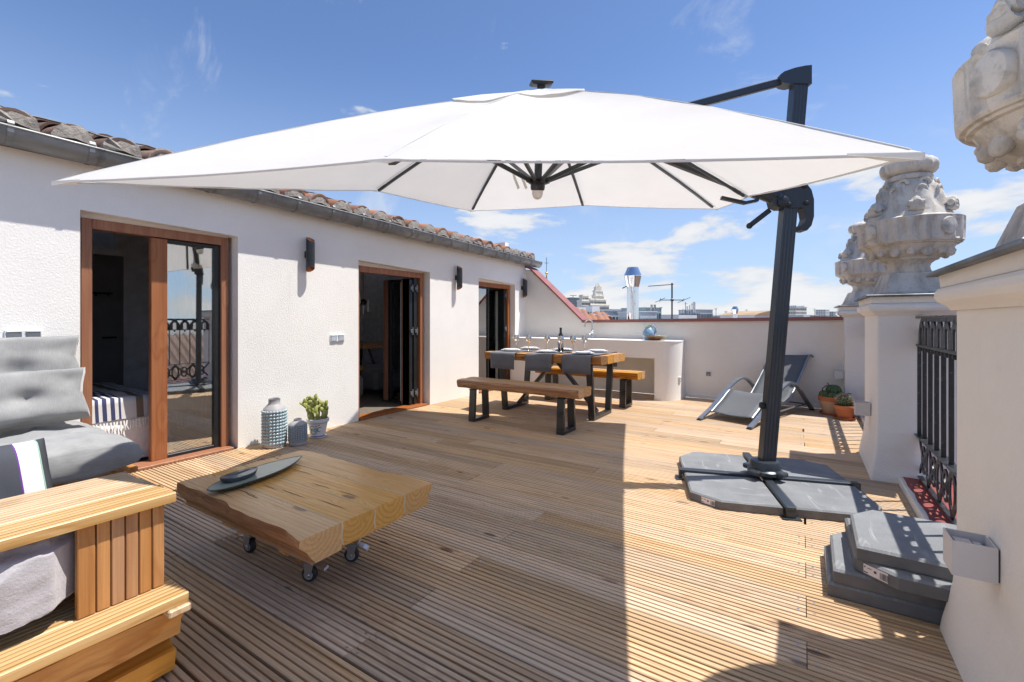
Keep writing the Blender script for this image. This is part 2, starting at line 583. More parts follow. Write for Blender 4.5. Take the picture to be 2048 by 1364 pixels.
# ------------------------------------------------------------------ mesh builder
class MB:
    def __init__(self):
        self.v, self.f, self.mi = [], [], []

    def add(self, verts, faces, mi=0):
        o = len(self.v)
        self.v += [tuple(x) for x in verts]
        self.f += [tuple(i + o for i in fc) for fc in faces]
        self.mi += [mi] * len(faces)
        return self

    def box(self, c, s, bev=0., rot=None, mi=0):
        """box by centre and full size, edges chamfered by bev"""
        hx, hy, hz = s[0] / 2, s[1] / 2, s[2] / 2
        b = min(bev, hx * .9, hy * .9, hz * .9)
        vs, fs = [], []
        if b <= 0:
            for x in (-hx, hx):
                for y in (-hy, hy):
                    for z in (-hz, hz):
                        vs.append((x, y, z))
            fs = [(0, 1, 3, 2), (4, 6, 7, 5), (0, 4, 5, 1), (2, 3, 7, 6), (0, 2, 6, 4), (1, 5, 7, 3)]
        else:
            idx = {}
            for sx in (-1, 1):
                for sy in (-1, 1):
                    for sz in (-1, 1):
                        for k in range(3):
                            p = [sx * hx, sy * hy, sz * hz]
                            for j in range(3):
                                if j != k:
                                    p[j] -= (sx, sy, sz)[j] * b
                            idx[(sx, sy, sz, k)] = len(vs)
                            vs.append(tuple(p))
            for k in range(3):
                a1, a2 = [j for j in range(3) if j != k]
                for s1 in (-1, 1):
                    q = []
                    for (u, w) in ((-1, -1), (1, -1), (1, 1), (-1, 1)):
                        key = [0, 0, 0]
                        key[k], key[a1], key[a2] = s1, u, w
                        q.append(idx[(*key, k)])
                    flip = (s1 < 0) ^ (k == 1)
                    fs.append(tuple(reversed(q)) if flip else tuple(q))
            for k in range(3):           # edges parallel to axis k
                a1, a2 = [j for j in range(3) if j != k]
                for u in (-1, 1):
                    for w in (-1, 1):
                        ks = []
                        for s1 in (-1, 1):
                            key = [0, 0, 0]
                            key[k], key[a1], key[a2] = s1, u, w
                            ks.append((idx[(*key, a1)], idx[(*key, a2)]))
                        fs.append((ks[0][0], ks[1][0], ks[1][1], ks[0][1]))
            for sx in (-1, 1):
                for sy in (-1, 1):
                    for sz in (-1, 1):
                        fs.append(tuple(idx[(sx, sy, sz, k)] for k in range(3)))
        m = rot if rot is not None else Matrix.Identity(3)
        c = Vector(c)
        vs = [tuple(c + m @ Vector(p)) for p in vs]
        return self.add(vs, fs, mi)

    def span(self, a, b, bev=0., mi=0):
        a, b = Vector(a), Vector(b)
        return self.box((a + b) / 2, tuple(abs(x) for x in (b - a)), bev, None, mi)

    def bar(self, a, b, w, h, up=(0, 0, 1), bev=0., mi=0):
        """rectangular bar from a to b, width w (sideways), height h (along up)"""
        a, b = Vector(a), Vector(b)
        x = (b - a)
        ln = x.length
        x.normalize()
        u = Vector(up)
        y = u.cross(x)
        if y.length < 1e-5:
            y = Vector((1, 0, 0)).cross(x)
        y.normalize()
        z = x.cross(y)
        m = Matrix((x, y, z)).transposed()
        return self.box((a + b) / 2, (ln, w, h), bev, m, mi)

    def prism(self, poly, lo, hi, axis=2, mi=0):
        """polygon (2D) extruded along an axis; axis 0: poly is (y,z), 1: (x,z), 2: (x,y)"""
        n = len(poly)

        def P(p, t):
            return {0: (t, p[0], p[1]), 1: (p[0], t, p[1]), 2: (p[0], p[1], t)}[axis]
        vs = [P(p, lo) for p in poly] + [P(p, hi) for p in poly]
        fs = [tuple(reversed(range(n))), tuple(range(n, 2 * n))]
        fs += [(i, (i + 1) % n, n + (i + 1) % n, n + i) for i in range(n)]
        return self.add(vs, fs, mi)

    def tube(self, pts, r, n=8, caps=True, closed=False, mi=0, flat=None):
        """tube along a path; r a number or a list; flat=(a,b,up) gives a rectangular strap instead"""
        pts = [Vector(p) for p in pts]
        m = len(pts)
        rs = r if isinstance(r, (list, tuple)) else [r] * m
        vs, fs = [], []
        prev = None
        for i, p in enumerate(pts):
            if closed:
                t = pts[(i + 1) % m] - pts[i - 1]
            else:
                t = pts[min(i + 1, m - 1)] - pts[max(i - 1, 0)]
            t.normalize()
            if flat:
                u = Vector(flat[2])
                s = t.cross(u)
                if s.length < 1e-4:
                    s = Vector((1, 0, 0))
                s.normalize()
                q = s.cross(t)
                prof = [(-flat[0] / 2, -flat[1] / 2), (flat[0] / 2, -flat[1] / 2), (flat[0] / 2, flat[1] / 2), (-flat[0] / 2, flat[1] / 2)]
                for a, b in prof:
                    vs.append(p + s * a + q * b)
                nn = 4
            else:
                if prev is None:
                    s = t.cross(Vector((0, 0, 1)))
                    if s.length < 1e-4:
                        s = t.cross(Vector((1, 0, 0)))
                else:
                    s = prev - t * prev.dot(t)
                s.normalize()
                prev = s
                q = t.cross(s)
                for k in range(n):
                    a = 2 * pi * k / n
                    vs.append(p + (s * cos(a) + q * sin(a)) * rs[i])
                nn = n
        segs = m if closed else m - 1
        for i in range(segs):
            j = (i + 1) % m
            for k in range(nn):
                fs.append((i * nn + k, i * nn + (k + 1) % nn, j * nn + (k + 1) % nn, j * nn + k))
        if caps and not closed:
            fs.append(tuple(reversed(range(nn))))
            fs.append(tuple((m - 1) * nn + k for k in range(nn)))
        return self.add(vs, fs, mi)

    def lathe(self, prof, n=24, c=(0, 0, 0), sx=1., sy=1., rad=None, mi=0, cap=True):
        """prof: list of (r, z); rad(angle, i, r) may modulate"""
        vs, fs = [], []
        for i, (r, z) in enumerate(prof):
            for k in range(n):
                a = 2 * pi * k / n
                rr = rad(a, i, r) if rad else r
                vs.append((c[0] + rr * cos(a) * sx, c[1] + rr * sin(a) * sy, c[2] + z))
        for i in range(len(prof) - 1):
            for k in range(n):
                fs.append((i * n + k, i * n + (k + 1) % n, (i + 1) * n + (k + 1) % n, (i + 1) * n + k))
        if cap:
            if prof[0][0] > 1e-4:
                fs.append(tuple(reversed(range(n))))
            if prof[-1][0] > 1e-4:
                fs.append(tuple((len(prof) - 1) * n + k for k in range(n)))
        return self.add(vs, fs, mi)

    def ball(self, c, r, n=10, m=6, sc=(1, 1, 1), rot=None, mi=0):
        vs, fs = [], []
        R = rot if rot is not None else Matrix.Identity(3)
        c = Vector(c)
        for i in range(m + 1):
            t = pi * i / m
            for k in range(n):
                a = 2 * pi * k / n
                p = Vector((r * sin(t) * cos(a) * sc[0], r * sin(t) * sin(a) * sc[1], -r * cos(t) * sc[2]))
                vs.append(c + R @ p)
        for i in range(m):
            for k in range(n):
                fs.append((i * n + k, i * n + (k + 1) % n, (i + 1) * n + (k + 1) % n, (i + 1) * n + k))
        return self.add(vs, fs, mi)

    def loft(self, loops, cap=True, mi=0):
        n = len(loops[0])
        vs = [p for lp in loops for p in lp]
        fs = []
        for i in range(len(loops) - 1):
            for k in range(n):
                fs.append((i * n + k, i * n + (k + 1) % n, (i + 1) * n + (k + 1) % n, (i + 1) * n + k))
        if cap:
            fs.append(tuple(reversed(range(n))))
            fs.append(tuple((len(loops) - 1) * n + k for k in range(n)))
        return self.add(vs, fs, mi)

    def rects(self, secs, c=(0, 0), mi=0):
        """stack of rectangles (z, half x, half y) lofted: plinths, cornices"""
        loops = [[(c[0] - hx, c[1] - hy, z), (c[0] + hx, c[1] - hy, z), (c[0] + hx, c[1] + hy, z), (c[0] - hx, c[1] + hy, z)] for z, hx, hy in secs]
        return self.loft(loops, True, mi)

    def grid(self, nu, nv, fn, mi=0, both=None):
        vs = [fn(i / nu, j / nv) for i in range(nu + 1) for j in range(nv + 1)]
        fs = [(i * (nv + 1) + j, (i + 1) * (nv + 1) + j, (i + 1) * (nv + 1) + j + 1, i * (nv + 1) + j + 1) for i in range(nu) for j in range(nv)]
        return self.add(vs, fs, mi)

    def mesh(self, name, mats, smooth=False, merge=False):
        me = bpy.data.meshes.new(name)
        me.from_pydata(self.v, [], self.f)
        if not isinstance(mats, (list, tuple)):
            mats = [mats]
        for m in mats:
            me.materials.append(MATS[m])
        me.polygons.foreach_set('material_index', self.mi)
        bm = bmesh.new()
        bm.from_mesh(me)
        if merge:
            bmesh.ops.remove_doubles(bm, verts=bm.verts, dist=1e-5)
        bmesh.ops.recalc_face_normals(bm, faces=bm.faces)
        bm.to_mesh(me)
        bm.free()
        if smooth:
            me.polygons.foreach_set('use_smooth', [True] * len(me.polygons))
            try:
                me.set_sharp_from_angle(angle=radians(38 if smooth is True else smooth))
            except Exception:
                pass
        me.update()
        return me

    def build(self, name, mats, parent=None, smooth=False, merge=False, loc=None, rot=None):
        o = bpy.data.objects.new(name, self.mesh(name, mats, smooth, merge))
        return place(o, parent, loc, rot)


def place(o, parent=None, loc=None, rot=None):
    COL.objects.link(o)
    if parent is not None:
        o.parent = parent
    if loc is not None:
        o.location = loc
    if rot is not None:
        o.rotation_euler = rot
    return o


def inst(src, parent=None, loc=None, rot=None, name=None, scale=None):
    o = src.copy() if isinstance(src, bpy.types.Object) else bpy.data.objects.new(name or src.name, src)
    if name:
        o.name = name
    COL.objects.link(o)
    o.parent = parent
    if loc is not None:
        o.location = loc
    if rot is not None:
        o.rotation_euler = rot
    if scale is not None:
        o.scale = scale
    return o


def tag(o, label=None, cat=None, group=None, kind=None):
    if label:
        o['label'] = label
    if cat:
        o['category'] = cat
    if group:
        o['group'] = group
    if kind:
        o['kind'] = kind
    return o


def thing(name, label, cat, loc=(0, 0, 0), rz=0., group=None):
    o = bpy.data.objects.new(name, None)
    o.empty_display_size = .1
    COL.objects.link(o)
    o.location = loc
    o.rotation_euler = (0, 0, rz)
    return tag(o, label, cat, group)


def copy_tree(o, loc=None, rz=None, label=None, parent=None):
    c = o.copy()
    COL.objects.link(c)
    if parent is not None:
        c.parent = parent
    if loc is not None:
        c.location = loc
    if rz is not None:
        c.rotation_euler = (0, 0, rz)
    if label:
        c['label'] = label
    for ch in [x for x in bpy.data.objects if x.parent is o]:
        copy_tree(ch, parent=c)
    return c


def fbm(p, s=1., o=3):
    return mnoise.fractal(Vector(p) * s, 1.0, 2.0, o, noise_basis='PERLIN_ORIGINAL')


def arc(c, r, a0, a1, n, plane='yz', ry=None):
    ry = ry or r
    out = []
    for i in range(n + 1):
        a = a0 + (a1 - a0) * i / n
        u, w = r * cos(a), ry * sin(a)
        out.append({'yz': (c[0], c[1] + u, c[2] + w), 'xz': (c[0] + u, c[1], c[2] + w), 'xy': (c[0] + u, c[1] + w, c[2])}[plane])
    return out


WALL = -4.33          # face of the house wall
BACK = 7.27           # face of the back parapet
PX = .70              # centre line of pillars and railings


def fall(y):          # the eave and door heads drop a little towards the back
    return -.0165 * (y - .7)

# ------------------------------------------------------------------ ground, terrace body, deck
def setting():
    b = MB()
    b.grid(24, 24, lambda u, v: ((u - .5) * 12000, (v - .5) * 12000, -24.0))
    plain('city_ground', (.22, .21, .195), .95, 0, .2, .05)
    tag(b.build('city_ground', 'city_ground'), kind='structure')
    b = MB()
    b.span((-9.5, -4.0, -23.9), (.95, 7.78, -.075))
    tag(b.build('terrace_body', 'cream_stucco'), kind='structure')
    b = MB()
    b.span((-4.6, -1.2, -.07), (.58, 7.27, -.034))
    deck = tag(b.build('deck', 'under_deck'), kind='structure')
    r = random.Random(5)
    pitch = .1601
    y0 = 1.018
    n_r = 6
    k = -12
    scr = MB()
    while y0 + pitch * (k + 1) < 7.29:
        ya = y0 + pitch * k
        g0 = r.choice((.002, .003, .006, .008)) if k > 8 else r.choice((.003, .007, .010, .012))
        if k % 2 == 0:
            joints = [-3.55 + r.choice((0, .6)), -1.34 + r.uniform(-.02, .02)]
            if r.random() < .4:
                joints = [-2.05]
        else:
            joints = [-2.68 + r.choice((0, -.62)), .012 + r.uniform(-.012, .012)]
            if r.random() < .35:
                joints = [-.66, ]
        if k in (-1, 0, 2, 4):
            joints = [-3.2, -1.345]
        if ya < 2.9 and k % 2:
            joints = [-2.62, .015]
        if k % 4 == 1 and ya > 2.9:
            joints += [.02] if .012 not in joints else []
        joints = sorted(set(round(j, 3) for j in joints))
        xs = [WALL - .01] + joints + [.575]
        for a, c in zip(xs[:-1], xs[1:]):
            ln = c - a - .003
            if ln < .1:
                continue
            w = pitch - g0
            zt = r.uniform(-.0012, .0012)
            gw = .0074
            rw = (w - gw * (n_r - 1)) / n_r
            poly = [(-w / 2, -.027), (-w / 2, -.003), (-w / 2 + .003, 0)]
            y = -w / 2
            for i in range(n_r):
                y += rw
                if i < n_r - 1:
                    poly += [(y - .0012, 0), (y, -.0015), (y + .0008, -.0095), (y + gw - .0008, -.0095), (y + gw, -.0015), (y + gw + .0012, 0)]
                    y += gw
            poly += [(w / 2 - .003, 0), (w / 2, -.003), (w / 2, -.027)]
            b = MB().prism(poly, -ln / 2, ln / 2, 0)
            yc = ya + pitch / 2
            b.build('plank', 'deck_wood', deck, False, False, ((a + c) / 2, yc, zt), (r.uniform(-.0015, .0015), 0, r.uniform(-.0006, .0006)))
            for ex in (a + .028, c - .028):
                for ey in (-.042, .042):
                    scr.lathe([(.0001, .0), (.0046, .0), (.005, -.002)], 8, (ex, yc + ey, zt + .0012))
        k += 1
    tag(scr.build('screws', 'galvanised', deck), kind='stuff')


setting()


# ------------------------------------------------------------------ the house along the left
def house():
    h = thing('house', 'white stuccoed rooftop house with three wood framed glass doors and tiled eave', 'house', (WALL, 3.0, 0))
    off = Vector((-WALL, -3.0, 0))

    def part(b, name, m, parent=None, smooth=False):
        o = b.build(name, m, parent or h, smooth)
        if parent is None:
            o.location = off
        return o
    D = [(1.080, 2.154, 1.956, 1.930), (3.489, 4.690, 1.865, 1.828), (5.81, 6.90, 1.842, 1.806)]
    x0, x1 = WALL - .27, WALL

    def top(y):
        return 2.335 + fall(y)
    b = MB()
    edges = [-3.0, D[0][0], D[0][1], D[1][0], D[1][1], D[2][0], D[2][1], BACK]
    for i in range(0, 8, 2):
        a, c = edges[i], edges[i + 1]
        # pier with a slight flare at the foot
        b.prism([(a, 0), (c, 0), (c, top(c)), (a, top(a))], x0, x1, 0)
    for a, c, za, zc in D:
        b.prism([(a, za), (c, zc), (c, top(c)), (a, top(a))], x0, x1, 0)
    wall = part(b, 'wall', 'white_stucco')
    # interior shells
    b = MB()
    b.span((-8.6, -1.5, -.02), (x0, 7.1, 0.0))
    part(b, 'room_floor', 'inner_floor')
    b = MB()
    b.span((-8.65, -1.5, 0), (-8.5, 7.1, 2.6))
    b.span((-8.5, 2.75, 0), (x0, 2.9, 2.6))
    b.span((-8.5, -1.5, 0), (x0, -1.35, 2.6))
    b.span((-8.5, 6.98, 0), (x0, 7.1, 2.6))
    b.span((-6.6, 2.0, 0), (-6.5, 2.75, 2.6))
    part(b, 'room_wall', 'inner_wall')
    b = MB()
    b.prism([(x0, 2.30), (x0, 2.34), (-8.6, 2.84), (-8.6, 2.80)], -1.5, 7.1, 1)
    part(b, 'ceiling', 'inner_wall')
    for yb in (-.4, .35, 1.1, 1.85, 3.4, 3.95, 4.5, 5.05, 5.6, 6.2):
        b = MB()
        pts = [(x0 - .02 - t * .9, yb + .03 * fbm((t, yb, 0), .9), 2.19 + .055 * t * 2 + .02 * fbm((t, yb, 5), 1.1)) for t in range(0, 5)]
        b.tube(pts, [.075 + .012 * fbm((t, yb, 9), 1.3) for t in range(0, 5)], 10)
        part(b, 'ceiling_beam', 'old_beam', None, True)
    # room door seen through the first opening
    b = MB()
    b.span((-6.44, 1.25, 0), (-6.40, 1.96, 1.88), .005)
    dr = part(b, 'room_door', 'inner_door')
    b = MB()
    b.tube([(-6.39, 1.88, .98), (-6.34, 1.88, .98), (-6.34, 1.76, .98)], .010, 8)
    part(b, 'handle', 'alu_dark', dr)
    b = MB()
    b.span((-6.46, 1.17, 0), (-6.38, 1.25, 1.95))
    b.span((-6.46, 1.17, 1.88), (-6.38, 2.0, 1.95))
    b.span((-6.5, 1.9, 0), (-6.42, 2.0, 2.4))
    part(b, 'door_lining', 'inner_wall')

    # ---- glazed doors
    fx = WALL - .09                     # face of the timber frames
    for n, (a, c, za, zc) in enumerate(D):
        zt = min(za, zc) - .012
        ya, yc = a + .028, c - .036
        fw = .062
        b = MB()
        b.span((fx - .085, ya, .0), (fx, ya + fw, zt), .004)
        b.span((fx - .085, yc - fw, .0), (fx, yc, zt), .004)
        b.prism([(ya + fw, zt - .072), (yc - fw, zt - .072), (yc - fw, zt), (ya + fw, zt)], fx - .085, fx, 0)
        f = part(b, 'door', 'door_wood')
        b = MB()
        b.prism([(ya, zt + .001), (yc, zt + .001), (yc, zc + .002), (ya, za + .002)], fx - .06, fx - .012, 0)
        part(b, 'head_filler', 'white_stucco', f)
        b = MB()
        b.span((fx - .10, ya, .002), (WALL + .004, yc, .022), .003)
        part(b, 'threshold', 'door_wood', f)
        for j0, j1 in ((ya - .02, ya - .001), (yc + .001, yc + .02)):
            b = MB()
            b.span((fx - .12, j0, 0), (x0 + .10, j1, zt))
            part(b, 'jamb', 'white_stucco', f)
        lx = fx - .022

        def leaf(y0, y1, z0, z1, stile0, stile1, outer, inner):
            """closed leaf in the wall plane"""
            b = MB()
            b.span((lx - .055, y0, z0), (lx, y0 + stile0, z1), .003)
            lf = part(b, 'door_leaf', outer, f)
            b = MB()
            b.span((lx - .05, y1 - stile1, z0), (lx - .005, y1, z1), .003)
            b.span((lx - .05, y0 + stile0, z0), (lx - .005, y1 - stile1, z0 + .028), .003)
            b.span((lx - .05, y0 + stile0, z1 - .028), (lx - .005, y1 - stile1, z1), .003)
            part(b, 'leaf_frame', inner, f)
            b = MB()
            b.span((lx - .034, y0 + stile0, z0 + .028), (lx - .026, y1 - stile1, z1 - .028))
            part(b, 'pane', 'pane', f)

        def open_leaf(y, ln, z0, z1, xh):
            """leaf standing open into the room, square to the wall"""
            b = MB()
            b.span((xh - ln, y - .028, z0), (xh - ln + .095, y + .028, z1), .003)
            part(b, 'door_leaf', 'door_wood', f)
            b = MB()
            b.span((xh - ln + .095, y - .028, z0), (xh - ln + .15, y + .028, z1), .002)
            b.span((xh - .13, y - .028, z0), (xh, y + .028, z1), .003)
            b.span((xh - ln + .15, y - .026, z0), (xh - .13, y + .026, z0 + .03), .002)
            b.span((xh - ln + .15, y - .026, z1 - .03), (xh - .13, y + .026, z1), .002)
            part(b, 'leaf_frame', 'alu_dark', f)
            b = MB()
            b.span((xh - .19, y - .012, z0 + .03), (xh - .13, y + .012, z1 - .03))
            part(b, 'seal', 'seal_green', f)
            b = MB()
            b.span((xh - ln + .15, y - .004, z0 + .03), (xh - .19, y + .004, z1 - .03))
            part(b, 'pane', 'pane_inner', f)
            for hz in (.18, 1.02, 1.6):
                if hz < z1:
                    b = MB()
                    b.lathe([(.012, -.05), (.012, .05)], 8, (xh + .012, y + .02, hz))
                    b.span((xh, y - .02, hz - .025), (xh + .02, y + .02, hz + .025), .003)
                    part(b, 'hinge', 'zinc_flashing', f)
        if n == 0:
            leaf(1.538, yc - fw - .004, .022, zt - .078, .112, .045, 'door_wood', 'alu_dark')
        elif n == 1:
            open_leaf(yc - fw - .07, .60, .03, zt - .08, fx - .02)
            open_leaf(yc - fw - .145, .16, .03, zt - .10, fx - .03)
        else:
            leaf(ya + fw + .002, ya + fw + .36, .022, zt - .076, .03, .03, 'alu_dark', 'alu_dark')
            open_leaf(yc - fw - .07, .52, .03, zt - .08, fx - .02)

    # ---- roof
    sl = .26
    b = MB()
    b.prism([(-4.30, 2.33), (-8.9, 2.33 + 4.6 * sl), (-8.9, 2.28 + 4.6 * sl), (-4.30, 2.28)], -3.0, BACK + .22, 1)
    roof = part(b, 'roof', 'old_tile')
    roof.rotation_euler = (0, 0, 0)
    tm = {}
    ln = .46
    for kind in ('roof_tile', 'old_tile'):
        b = MB()
        lo, li = [], []
        for s in (0, 1):
            r0 = .112 - .016 * s
            lp = []
            for i in range(11):
                a = pi * i / 10
                lp.append((-s * ln, r0 * cos(a), r0 * sin(a) * 1.02))
            for i in range(10, -1, -1):
                a = pi * i / 10
                lp.append((-s * ln, (r0 - .016) * cos(a), (r0 - .016) * sin(a)))
            lo.append(lp)
        b.loft(lo)
        tm[kind] = b.mesh('tile', kind, True)
    plugs = []
    for q in range(4):
        b = MB()
        nn = 12
        front = []
        vs = [(.030 + .006 * fbm((q, 0, 0), 3), 0, .02)]
        for i in range(nn + 1):
            a = pi * i / nn
            rr = .119 * (1 + .10 * fbm((cos(a), sin(a), q * 3.1), 2.0))
            vs.append((.012 + .016 * fbm((cos(a) * 2, sin(a) * 2, q), 2), rr * cos(a), rr * sin(a)))
        for i in range(nn + 1):
            a = pi * i / nn
            vs.append((-.10, .113 * cos(a), .113 * sin(a)))
        vs.append((-.10, 0, 0))
        fs = [(0, i, i + 1) for i in range(1, nn + 1)]
        fs += [(i, nn + 1 + i, nn + 2 + i, i + 1) for i in range(1, nn + 1)]
        fs += [(0, nn + 1, 2 * nn + 2, 2 * nn + 3), (0, 2 * nn + 3, nn + 2, 1)]
        b.add(vs, fs)
        plugs.append(b.mesh('mortar_plug', 'mortar', 30))
    pitch = math.atan(sl)
    r = random.Random(3)
    y = -1.75
    i = 0
    while y < BACK + .2:
        for row in range(4):
            old = (y < 1.9 and r.random() < .75) or r.random() < .12
            t = inst(tm['old_tile' if old else 'roof_tile'], roof, name='tile')
            d = row * .37
            t.location = (-4.205 - d * cos(pitch) + r.uniform(-.012, .012), y + r.uniform(-.008, .008), 2.395 + fall(y) + d * sin(pitch) + .012 * row + r.uniform(-.006, .006))
            t.rotation_euler = (0, pitch + r.uniform(-.03, .03) - .03, r.uniform(-.03, .03))
            if row == 0:
                p = inst(plugs[r.randrange(4)], roof, name='mortar_plug')
                p.location = (-4.203, y, 2.392 + fall(y))
                p.scale = (1, 1, r.uniform(.96, 1.05))
        y += .272 + r.uniform(-.012, .012)
        i += 1
    # tile bed between the barrels
    b = MB()

    def bed(u, v):
        yy = -2.0 + u * (BACK + 2.2)
        xx = -4.215 - v * 1.6
        return (xx, yy, 2.372 + fall(yy) + v * 1.6 * sl + .018 * sin(yy * 2 * pi / .272))
    b.grid(160, 3, bed)
    part(b, 'tile_bed', 'old_tile', roof, True)

    # ---- gutter
    b = MB()

    def gprof(y, o):
        cx, cz = -4.222, 2.368 + fall(y)
        lp = []
        for i in range(13):
            a = pi + pi * i / 12
            lp.append((cx + .086 * cos(a), y, cz + .098 * sin(a)))
        for i in range(12, -1, -1):
            a = pi + pi * i / 12
            lp.append((cx + .081 * cos(a), y, cz + .092 * sin(a)))
        return lp
    n = 24
    b.loft([gprof(-2.0 + (BACK + .29 + 2.0) * i / n, i) for i in range(n + 1)])
    gut = part(b, 'gutter', 'zinc_gutter', None, True)
    b = MB()
    b.tube([(-4.137, -2.0 + (BACK + .29 + 2) * i / n, 2.371 + fall(-2.0 + (BACK + .29 + 2) * i / n)) for i in range(n + 1)], .0105, 8)
    part(b, 'gutter_bead', 'zinc_gutter', gut, True)
    b = MB()
    yy = BACK + .285
    b.prism([(-4.222 + .086 * cos(pi + pi * i / 12), 2.366 + fall(yy) + .097 * sin(pi + pi * i / 12)) for i in range(13)], yy, yy + .004, 1)
    part(b, 'gutter_end', 'zinc_gutter', gut)
    b = MB()
    pts = [(-4.222 + .0895 * cos(pi + pi * i / 10), 0, .1015 * sin(pi + pi * i / 10)) for i in range(11)]
    pts += [(-4.128, 0, .022), (-4.140, 0, .040)]
    b.tube([Vector(p) + Vector((4.222, 0, 0)) for p in pts], 0, flat=(.030, .004, (1, 0, 0)))
    strap = b.mesh('gutter_strap', 'zinc_gutter')
    y = -1.6
    while y < BACK + .2:
        s = inst(strap, gut, (-4.222, y, 2.368 + fall(y)), name='gutter_strap')
        y += .385 if y < 5 else .37
    return h


HOUSE = house()


# cable lying along the roof
def roof_cable():
    b = MB()
    pts = []
    for i in range(28):
        y = -.6 + i * .15
        pts.append((-4.42 + .012 * sin(i), y, 2.565 + fall(y) + .012 * sin(i * 1.9)))
    b.tube(pts, .006, 6)
    tag(b.build('cable', 'rubber', None, True), 'thin black cable lying along the roof tiles above the gutter', 'cable')


roof_cable()


# ------------------------------------------------------------------ back parapet with raking coping
def parapet():
    p = thing('parapet_wall', 'cream back parapet wall with raking left end under a red metal coping', 'wall', (-2, BACK, 0))
    off = Vector((2, -BACK, 0))
    b = MB()
    b.prism([(WALL - .27, 0), (.452, 0), (.452, 1.195), (-3.19, 1.150), (-4.215, 2.092), (WALL - .27, 2.15)], BACK, BACK + .2, 1)
    b.build('wall', 'cream_stucco', p, loc=off)
    b = MB()
    b.prism([(.45, 1.1955), (.45, 1.216), (-3.175, 1.172), (-4.225, 2.137), (-4.40, 2.21), (-4.42, 2.17), (-4.232, 2.107), (-3.192, 1.1515)], BACK - .035, BACK + .235, 1)
    b.build('coping', 'red_coping', p, loc=off)
    b = MB()
    b.prism([(.45, 1.168), (.45, 1.1955), (-3.192, 1.1515), (-3.192, 1.124)], BACK - .0345, BACK - .030, 1)
    b.build('coping_lip', 'red_coping', p, loc=off)
    b = MB()
    b.span((-1.46, BACK - .012, .0), (.40, BACK + .01, .055), .006)
    b.build('skirting', 'cream_stucco', p, loc=off)


parapet()


